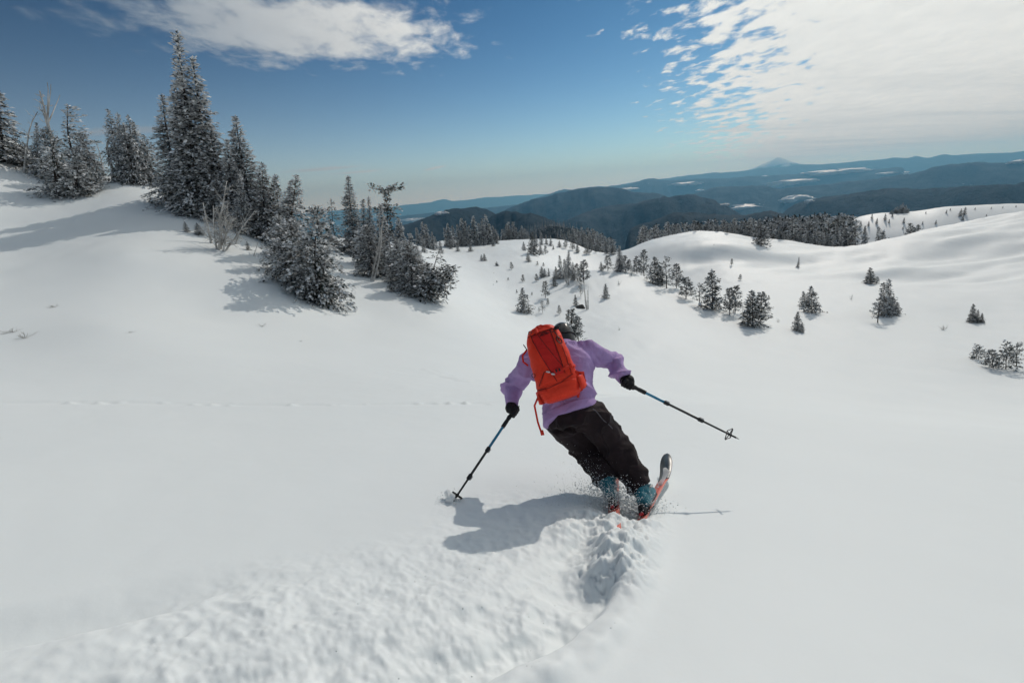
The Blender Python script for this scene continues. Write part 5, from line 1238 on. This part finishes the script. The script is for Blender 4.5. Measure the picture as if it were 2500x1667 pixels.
def strap(name, P3, width, m, parent, up=None, thick=0.0025):
    P3 = [np.asarray(p, float) for p in P3]; ms2 = Mesh(); A = np.array(P3); t = norm(np.gradient(A, axis=0)); n0 = pbk if up is None else up
    sd = norm(np.cross(t, n0)); nn = np.cross(sd, t); V = np.stack([A - sd * width / 2 + nn * thick, A + sd * width / 2 + nn * thick, A + sd * width / 2 - nn * thick, A - sd * width / 2 - nn * thick], 1).reshape(-1, 3)
    f = [[i * 4 + j, i * 4 + (j + 1) % 4, i * 4 + 4 + (j + 1) % 4, i * 4 + 4 + j] for i in range(len(P3) - 1) for j in range(4)] + [[3, 2, 1, 0], [len(V) - 4, len(V) - 3, len(V) - 2, len(V) - 1]]
    ms2.add(V, np.array(f)); return put(name, ms2.build(name, (m,), smooth=False), parent)
def on(pts, off=0.009): return [pack(s, th_of(x, s), off) for s, x in pts]
def lin(a, b, n=10): return [(a[0] + (b[0] - a[0]) * u, a[1] + (b[1] - a[1]) * u) for u in np.linspace(0, 1, n)]
def boxm(c, A, B, N, a, b, h, bev=3.5):
    ms2 = Mesh(); loft(ms2, [(c - N * h, A, B, a * 0.9, b * 0.9, bev), (c - N * h * 0.5, A, B, a, b, bev), (c + N * h * 0.6, A, B, a, b, bev), (c + N * h, A, B, a * 0.85, b * 0.85, bev)], 16); return ms2
# compression strap with its buckle across the lower back, and stays
strap('compression_strap', on(lin((0.315, 0.12), (0.345, 0.99), 14)), 0.022, M_STRAP, bag)
bk = put('buckle', boxm(pack(0.325, th_of(0.22, 0), 0.014), plat, pax, pbk, 0.030, 0.017, 0.007).build('buckle', (M_PACKD,)), bag)
for x in (-0.012, 0.012): put('buckle_slot', boxm(pack(0.325, th_of(0.22, 0), 0.021) + plat * x, plat, pax, pbk, 0.006, 0.012, 0.003).build('buckle_slot', (M_BLACK,)), bk)
put('strap_keeper', boxm(pack(0.337, th_of(0.80, 0), 0.013), plat, pax, pbk, 0.010, 0.020, 0.006).build('strap_keeper', (M_STRAP,)), bag)
for q in ((0.345, -0.20), (0.30, -0.02)): put('snow_patch', boxm(pack(q[0], th_of(q[1], 0), 0.010), unit(plat - pax * 0.5), unit(pax + plat * 0.5), pbk, 0.016, 0.006, 0.006, 2).build('snow_patch', (M_FLAKE,)), bag)
strap('side_strap', on(lin((0.16, -0.99), (0.13, -0.5), 8)), 0.022, M_STRAP, bag)
strap('lid_strap', on(lin((0.955, -0.25), (0.875, -0.18), 8), 0.014), 0.022, M_STRAP, bag)
# haul loop, lash loops, daisy of zip pulls
ht = pack(0.97, th_of(0.1, 0), 0.0)
h = Mesh(); h.tube([pack(0.965, th_of(-0.35, 0), 0.004), pack(0.99, th_of(-0.15, 0), 0.016), pack(0.99, th_of(0.12, 0), 0.018), pack(0.965, th_of(0.3, 0), 0.004)], 0.007, 8); put('haul_loop', h.build('haul_loop', (M_STRAP,)), bag)
def loop(c, d1, d2, a, b, r, m, name):
    h = Mesh(); h.tube([c + d1 * a * math.cos(x) + d2 * b * math.sin(x) for x in np.linspace(0, 2 * math.pi, 16)], r, 5, cap=False); put(name, h.build(name, (m,)), bag)
for s0, x0 in ((0.86, 0.62), (0.92, -0.62), (0.37, -0.86)): c = pack(s0, th_of(x0, 0), 0.012); loop(c, plat, pax, 0.012, 0.016, 0.0026, M_BLACK, 'lash_loop')
zc = pack(0.70, th_of(0.72, 0), 0.016)
z = Mesh(); z.tube([pack(0.84, th_of(0.66, 0), 0.012), pack(0.77, th_of(0.70, 0), 0.016), zc + pax * 0.012], 0.0032, 5); put('zip_cord', z.build('zip_cord', (M_BLACK,)), bag)
loop(zc, unit(plat + pax * 0.2), unit(pax - plat * 0.35), 0.014, 0.030, 0.0042, M_BLACK, 'zip_pull')
put('zip_block', boxm(pack(0.885, th_of(0.90, 0), 0.012), plat, pax, pbk, 0.022, 0.014, 0.009).build('zip_block', (M_BLACK,)), bag)
cl = pack(0.80, math.pi, 0.02); loop(cl, pbk, unit(pax - plat * 0.3), 0.014, 0.026, 0.0036, M_BLACK, 'side_buckle')
strap('shoulder_strap_tail', [pack(0.76, math.pi, 0.01), pack(0.70, math.pi, 0.05), pack(0.62, math.pi, 0.055), pack(0.55, math.pi, 0.02)], 0.014, M_STRAP, bag)
# mountain mark on the lid: three stacked dark chevron strokes
lc = (0.845, 0.14)
def mk(s, x): return pack(s, th_of(x, 0), 0.0125)
lg = Mesh()
for pts in ([(0.825, -0.10), (0.868, 0.13), (0.825, 0.40)], [(0.825, 0.02), (0.852, 0.17), (0.825, 0.30)], [(0.838, -0.03), (0.838, 0.10)], [(0.838, 0.22), (0.838, 0.33)], [(0.826, -0.10), (0.826, 0.40)]):
    q = []
    for (a, b), (c, d) in zip(pts[:-1], pts[1:]):
        for u in np.linspace(0, 1, 7): q.append(mk(a + (c - a) * u, b + (d - b) * u))
    lg.tube(q, 0.0024, 5)
put('logo', lg.build('logo', (M_PIPE,)), bag)
# hip belt wings and dangling tail
hb = Mesh()
wing = [(pack(0.12, 0.35, 0.0), 0.055, 0.020), (pack(0.13, 0.05, 0.03), 0.052, 0.022), (at(1428, 925, 3.42), 0.048, 0.020), (at(1436, 948, 3.52), 0.040, 0.016), (at(1432, 958, 3.60), 0.030, 0.012)]
loft(hb, [(c, pax, pbk, a, b, 2.8) for c, a, b in wing], 16)
belt = put('hip_belt', hb.build('hip_belt', (M_PACK,)), bag)
hb = Mesh(); c0 = pack(0.10, math.pi - 0.3, 0.0); loft(hb, [(c0, pax, pbk, 0.05, 0.02, 2.8), (pack(0.10, math.pi, 0.02), pax, pbk, 0.048, 0.02, 2.8), (pack(0.10, math.pi + 0.5, 0.03), pax, pbk, 0.04, 0.016, 2.8), (pack(0.10, math.pi + 1.0, 0.03), pax, pbk, 0.03, 0.012, 2.8)], 16); put('hip_belt', hb.build('hip_belt', (M_PACK,)), bag)
strap('belt_strap', [at(1405, 905, 3.33), at(1412, 925, 3.32), at(1414, 950, 3.34), at(1411, 970, 3.36)], 0.020, M_STRAP, bag)
strap('belt_strap', [at(1392, 915, 3.36), at(1408, 908, 3.36), at(1422, 912, 3.40), at(1428, 930, 3.44), at(1420, 950, 3.42), at(1400, 962, 3.36)], 0.022, M_STRAP, bag)
strap('belt_loop', [at(1412, 918, 3.40), at(1414, 908, 3.42), at(1424, 908, 3.44), at(1427, 922, 3.44)], 0.012, M_STRAP, bag)
strap('dangling_strap', [pack(0.11, math.pi - 0.2, 0.012), at(1305, 990, 3.30), at(1309, 1010, 3.30), at(1313, 1030, 3.29), at(1319, 1048, 3.28), at(1324, 1060, 3.28)], 0.014, M_STRAP, bag)
strap('strap_end', [at(1322, 1050, 3.275), at(1325, 1062, 3.275)], 0.026, M_STRAP, bag)

# ---- boots, skis, bindings
nS = unit(np.array([G_C, G_S, 1.0]))
def ski_set(s, tipdir, roll, label, tilt_front):
    foot = J['foot' + s]; fw = unit(tipdir - nS * (tipdir @ nS)); fw = unit(fw + nS * 0.085); lat0 = unit(np.cross(fw, nS))
    n1 = unit(nS - fw * (nS @ fw)); up = unit(n1 * math.cos(roll) - lat0 * math.sin(roll)); lat = unit(np.cross(fw, up))
    c0 = foot + nS * 0.012
    e = link('ski', None, None, c0); e.empty_display_size = 0.05; tag(e, label, 'ski', 'skis')
    # ski body: sidecut, camber and a long rising tip
    st = np.concatenate([np.linspace(-0.62, 0.62, 26), np.linspace(0.66, 0.93, 14)]); V = {'t': [], 'b': []}
    for q in st:
        w = 0.043 + 0.017 * (q / 0.8) ** 2
        if q > 0.78: w *= math.sqrt(max(0.03, 1 - ((q - 0.78) / 0.155) ** 2))
        if q < -0.55: w *= math.sqrt(max(0.1, 1 - ((-q - 0.55) / 0.10) ** 2))
        z = 0.008 * (1 - (q / 0.7) ** 2) if abs(q) < 0.7 else 0
        if q > 0.52: z += tilt_front * ((q - 0.52) / 0.41) ** 1.8
        
        c = c0 + fw * q + up * z; th = 0.0055 if abs(q) < 0.5 else 0.0035
        for x in (-1, 1): V['t'].append(c + lat * x * w + up * th); V['b'].append(c + lat * x * w - up * 0.002)
    n = len(st)
    def sheet(v0, v1): return np.vstack([np.array(v0), np.array(v1)])
    cut = int(np.argmin(np.abs(st - 0.50)))
    def top_part(i0, i1, m, name):
        P = Mesh(); t = np.array(V['t'])[2 * i0:2 * i1 + 2]; b = t - up * 0.0025; N = len(t); f = []
        for i in range(i1 - i0): a = 2 * i; f.append([a, a + 1, a + 3, a + 2]); f += [[a + 2, a + 2 + N, a + N, a], [a + 1, a + 1 + N, a + 3 + N, a + 3]]
        f += [[1, 0, N, N + 1], [N - 2, N - 1, 2 * N - 1, 2 * N - 2]]
        P.add(np.vstack([t, b]), np.array(f)); return put(name, P.build(name, (m,)), e)
    top_part(0, cut, M_SKIRED, 'rear_topsheet'); top_part(cut, n - 1, M_SKITOP, 'tip_topsheet')
    P = Mesh(); t = np.array(V['t']) - up * 0.0026; b = np.array(V['b']); f = []
    for i in range(n - 1):
        a = 2 * i; N = 2 * n; f += [[a + N, a + 2 + N, a + 3 + N, a + 1 + N], [a, a + N, a + N + 1, a + 1]][:1]; f += [[a, a + 2, a + 2 + N, a + N], [a + 1, a + 1 + N, a + 3 + N, a + 3]]
    P.add(np.vstack([t, b]), np.array(f)); put('base', P.build('base', (M_SKIBASE,)), e)
    # snow lying on the front of the ski
    sn = Mesh(); q0 = [(0.35, 0.012), (0.45, 0.030), (0.55, 0.024), (0.66, 0.034), (0.74, 0.016)]
    rings2 = []
    for q, w in q0:
        i = int(np.argmin(np.abs(st - q))); c = (np.array(V['t'][2 * i]) + np.array(V['t'][2 * i + 1])) / 2 + lat * 0.012 * math.sin(q * 40); rings2.append((c, lat, up, w, 0.007, 2))
    loft(sn, rings2, 12); put('snow_dusting', sn.build('snow_dusting', (M_FLAKE,)), e)
    # binding: toe piece, heel tower, brake arms
    bd = Mesh()
    loft(bd, [(c0 + fw * 0.15 + up * 0.012, lat, fw, 0.030, 0.040, 3), (c0 + fw * 0.15 + up * 0.035, lat, fw, 0.026, 0.030, 3)], 14); put('toe_piece', bd.build('toe_piece', (M_BLACK,)), e)
    bd = Mesh(); loft(bd, [(c0 - fw * 0.175 + up * 0.010, lat, fw, 0.032, 0.045, 3), (c0 - fw * 0.175 + up * 0.045, lat, fw, 0.028, 0.034, 3), (c0 - fw * 0.165 + up * 0.075, lat, fw, 0.020, 0.018, 3)], 14); hp = put('heel_piece', bd.build('heel_piece', (M_BLACK,)), e)
    bd = Mesh(); loft(bd, [(c0 - fw * 0.205 + up * 0.030, lat, up, 0.012, 0.012, 3), (c0 - fw * 0.235 + up * 0.034, lat, up, 0.016, 0.010, 3)], 12); put('heel_lever', bd.build('heel_lever', (M_REDPART,)), hp)
    for x in (-1, 1):
        br = Mesh(); br.tube([c0 + lat * x * 0.05 - fw * 0.06 + up * 0.010, c0 + lat * x * 0.054 - fw * 0.15 + up * 0.022, c0 + lat * x * 0.054 - fw * 0.21 + up * 0.03], 0.0038, 6); put('brake_arm', br.build('brake_arm', (M_BLACK,)), e)
    # boot (clothing: part of the person)
    knee = J['knee' + s]; ank = J['ank' + s]; sh = unit(knee - ank); bt = Mesh(); h0 = c0 + up * 0.018
    loft(bt, [(h0 - fw * 0.125 + up * 0.045, lat, up, 0.034, 0.040, 2.6), (h0 - fw * 0.09 + up * 0.062, lat, up, 0.044, 0.060, 2.6), (h0 - fw * 0.02 + up * 0.068, lat, up, 0.048, 0.066, 2.6), (h0 + fw * 0.05 + up * 0.056, lat, up, 0.051, 0.052, 2.6), (h0 + fw * 0.11 + up * 0.046, lat, up, 0.050, 0.040, 2.6), (h0 + fw * 0.155 + up * 0.038, lat, up, 0.040, 0.030, 2.6)], 20)
    a0 = h0 - fw * 0.045 + up * 0.085
    limb(bt, [a0, a0 * 0.55 + (ank + sh * 0.05) * 0.45, ank + sh * 0.06, ank + sh * 0.13], [0.058, 0.064, 0.068, 0.066], 18)
    boot = put('ski_boot', remesh(bt, 'ski_boot', 0.0065, 3, 0.4, None, (M_BOOT,)), person)
    so_ = Mesh(); loft(so_, [(h0 - fw * 0.145 + up * 0.004, lat, up, 0.030, 0.012, 4), (h0 - fw * 0.10 + up * 0.010, lat, up, 0.034, 0.014, 4), (h0 + up * 0.010, lat, up, 0.036, 0.014, 4), (h0 + fw * 0.12 + up * 0.010, lat, up, 0.036, 0.014, 4), (h0 + fw * 0.168 + up * 0.006, lat, up, 0.030, 0.012, 4)], 14); put('sole', so_.build('sole', (M_BLACK,)), boot)
    for t0, rr in ((0.02, 0.069), (0.085, 0.071)):
        c = ank + sh * t0; st2 = Mesh(); A = unit(np.cross(sh, fw)); Bv = np.cross(A, sh); st2.tube([c + (A * math.cos(x) + Bv * math.sin(x)) * rr for x in np.linspace(0, 2 * math.pi, 22)], 0.007, 6, cap=False); put('cuff_strap', st2.build('cuff_strap', (M_BOOT if t0 < 0.05 else M_BLACK,)), boot)
        put('buckle', boxm(c + lat * (1 if s == 'R' else -1) * (rr + 0.006), fw, sh, lat, 0.028, 0.008, 0.006).build('buckle', (M_BUCK,)), boot)
    spn = Mesh(); c = ank - fw * 0.072 + sh * 0.01; loft(spn, [(c - sh * 0.06, lat, fw, 0.016, 0.010, 3), (c + sh * 0.05, lat, fw, 0.014, 0.009, 3)], 10); put('spine', spn.build('spine', (M_BLACK,)), boot)
    return c0, fw, lat, up
tR = SKI_R
skiR = ski_set('R', tR, math.radians(30), 'outer ski with coral middle and snow-dusted charcoal tip rising from the snow', 0.11)
tL = SKI_L
skiL = ski_set('L', tL, math.radians(30), 'inner ski under the uphill boot, mostly buried, coral edge showing', 0.06)
tag(person, 'skier in lilac jacket and dark trousers leaning into a turn, seen from behind', 'person')

# ------------------------------------------------------------------ thrown snow
def octa(ms, c, r, rg):
    c = np.asarray(c); n = len(c); base = np.array([[1, 0, 0], [-1, 0, 0], [0, 1, 0], [0, -1, 0], [0, 0, 1], [0, 0, -1]], float)
    V = c[:, None] + base[None] * (np.asarray(r)[:, None, None] * rg.uniform(0.6, 1.3, (n, 6, 1))); f = np.array([[0, 2, 4], [2, 1, 4], [1, 3, 4], [3, 0, 4], [2, 0, 5], [1, 2, 5], [3, 1, 5], [0, 3, 5]])
    ms.append((V.reshape(-1, 3), (f[None] + (np.arange(n) * 6)[:, None, None]).reshape(-1, 3)))
def build_spray():
    rg = np.random.default_rng(19); parts = []
    def cloud(px, py, D, n, sx, sy, sz, r0, r1, pw=3):
        c = at(px, py, D); p = c + rg.normal(0, 1, (n, 3)) * np.array([sx, sy, sz]); r = r0 + (r1 - r0) * rg.random(n) ** pw
        g = ground_z(p[:, 0], p[:, 1]); keep = p[:, 2] > g - 0.004; octa(parts, p[keep], r[keep], rg)
    cloud(1500, 1210, 3.08, 5200, 0.10, 0.10, 0.05, 0.0008, 0.007)
    cloud(1565, 1245, 2.98, 3600, 0.09, 0.08, 0.035, 0.0008, 0.007)
    cloud(1460, 1215, 3.12, 3200, 0.10, 0.10, 0.06, 0.0007, 0.005)
    cloud(1430, 1170, 3.16, 900, 0.10, 0.10, 0.09, 0.0008, 0.003)
    cloud(1400, 1225, 3.08, 900, 0.16, 0.10, 0.04, 0.0008, 0.005)
    cloud(1520, 1265, 2.92, 1300, 0.14, 0.10, 0.025, 0.0008, 0.008)
    cloud(1085, 1222, 3.10, 260, 0.05, 0.05, 0.02, 0.001, 0.007)
    # clods lying on the churned track
    n = 240; t = rg.random(n); i = (t * (len(TRENCH) - 1)).astype(int).clip(0, len(TRENCH) - 2); a = TRENCH[i]; b = TRENCH[i + 1]; d = b - a; nr = np.stack([d[:, 1], -d[:, 0]], 1); nr /= np.linalg.norm(nr, axis=1)[:, None]
    o = rg.normal(0.0, 0.35, n); o = np.where(rg.random(n) < 0.8, np.abs(o) * INSIDE, -np.abs(o) * 0.35 * INSIDE); xy = a + d * rg.random(n)[:, None] + nr * o[:, None]
    r = 0.0015 + 0.004 * rg.random(n) ** 3; z = ground_z(xy[:, 0], xy[:, 1]) - r * 0.1; octa(parts, np.stack([xy[:, 0], xy[:, 1], z], 1), r, rg)
    V = []; F = []; k = 0
    for v, f in parts: V.append(v); F.append(f + k); k += len(v)
    o = link('snow_spray', mesh_np('snow_spray', np.vstack(V), np.vstack(F), (M_FLAKE,), smooth=True)); tag(o, 'loose snow thrown up around the skis and strewn along the carved track', 'snow', kind='stuff')
_d = TRENCH[22] - TRENCH[20]; _nr = np.array([_d[1], -_d[0]]); INSIDE = 1.0 if _nr[0] < 0 else -1.0
build_spray()
# snow caked on the planted basket
def clump(c, r, seed):
    rg = np.random.default_rng(seed); ms = Mesh()
    for k in range(5): o = rg.normal(0, r * 0.5, 3); limb(ms, [c + o, c + o + rg.normal(0, r * 0.3, 3)], [r * 0.62, r * 0.5], 10)
    return remesh(ms, 'snow_clump', r * 0.13, 2, 0.5, lambda P: 0.25 * r * (vnoise3(P, 1.6 / r, seed) - 0.5), (M_FLAKE,))
axp = unit(J['tipL'] - J['handL'])
o = link('snow_clump', clump(np.zeros(3), 0.056, 5), None, J['tipL'] - axp * 0.055 + np.array([-0.012, -0.01, 0.0])); tag(o, 'lump of snow caked on the basket of the planted pole', 'snow lump')
# the dark rock
def rock():
    ms = Mesh(); loft(ms, [(np.array([0, 0, z]), np.array([1.0, 0, 0]), np.array([0, 1.0, 0]), a, b, 2.6) for z, a, b in ((-0.5, 1.0, 0.7), (0.0, 1.05, 0.75), (0.35, 0.9, 0.6), (0.6, 0.55, 0.4), (0.72, 0.2, 0.15))], 20)
    me = remesh(ms, 'rock', 0.06, 1, 0.3, lambda P: 0.32 * (vnoise3(P, 2.2, 3) - 0.5) + 0.12 * (vnoise3(P, 5, 4) - 0.5), (mat('dark_rock', (0.07, 0.068, 0.066), 0.9, 0.2, bump=0.5, bscale=14, vary=0.5, vscale=5),))
    p = ground_hit(1417, 753); o = link('rock', me, None, p); o.scale = (0.42, 0.42, 0.42); tag(o, 'dark rock breaking through the snow beside the spread bare stems', 'rock')
rock()
# ------------------------------------------------------------------ air
def build_haze():
    b = 33500.0; z0, z1 = -1045.0, 1180.0
    V = [(sx * b, sy * b, z) for z in (z0, z1) for sx, sy in ((-1, -1), (1, -1), (1, 1), (-1, 1))]
    Fc = [(3, 2, 1, 0), (4, 5, 6, 7), (0, 1, 5, 4), (1, 2, 6, 5), (2, 3, 7, 6), (3, 0, 4, 7)]
    m = bpy.data.materials.new('haze'); m.use_nodes = True; t = NT(m.node_tree)
    out = t.n('ShaderNodeOutputMaterial'); v = t.n('ShaderNodeVolumePrincipled')
    v.inputs['Color'].default_value = (0.22, 0.60, 1.0, 1); v.inputs['Density'].default_value = 7.0e-5
    v.inputs['Absorption Color'].default_value = (0.40, 0.40, 0.40, 1)
    v.inputs['Anisotropy'].default_value = 0.4
    t.l(v.outputs[0], out.inputs['Volume'])
    o = link('haze', mesh_np('haze', np.array(V), Fc, (m,), smooth=False)); tag(o, kind='stuff')
build_haze()
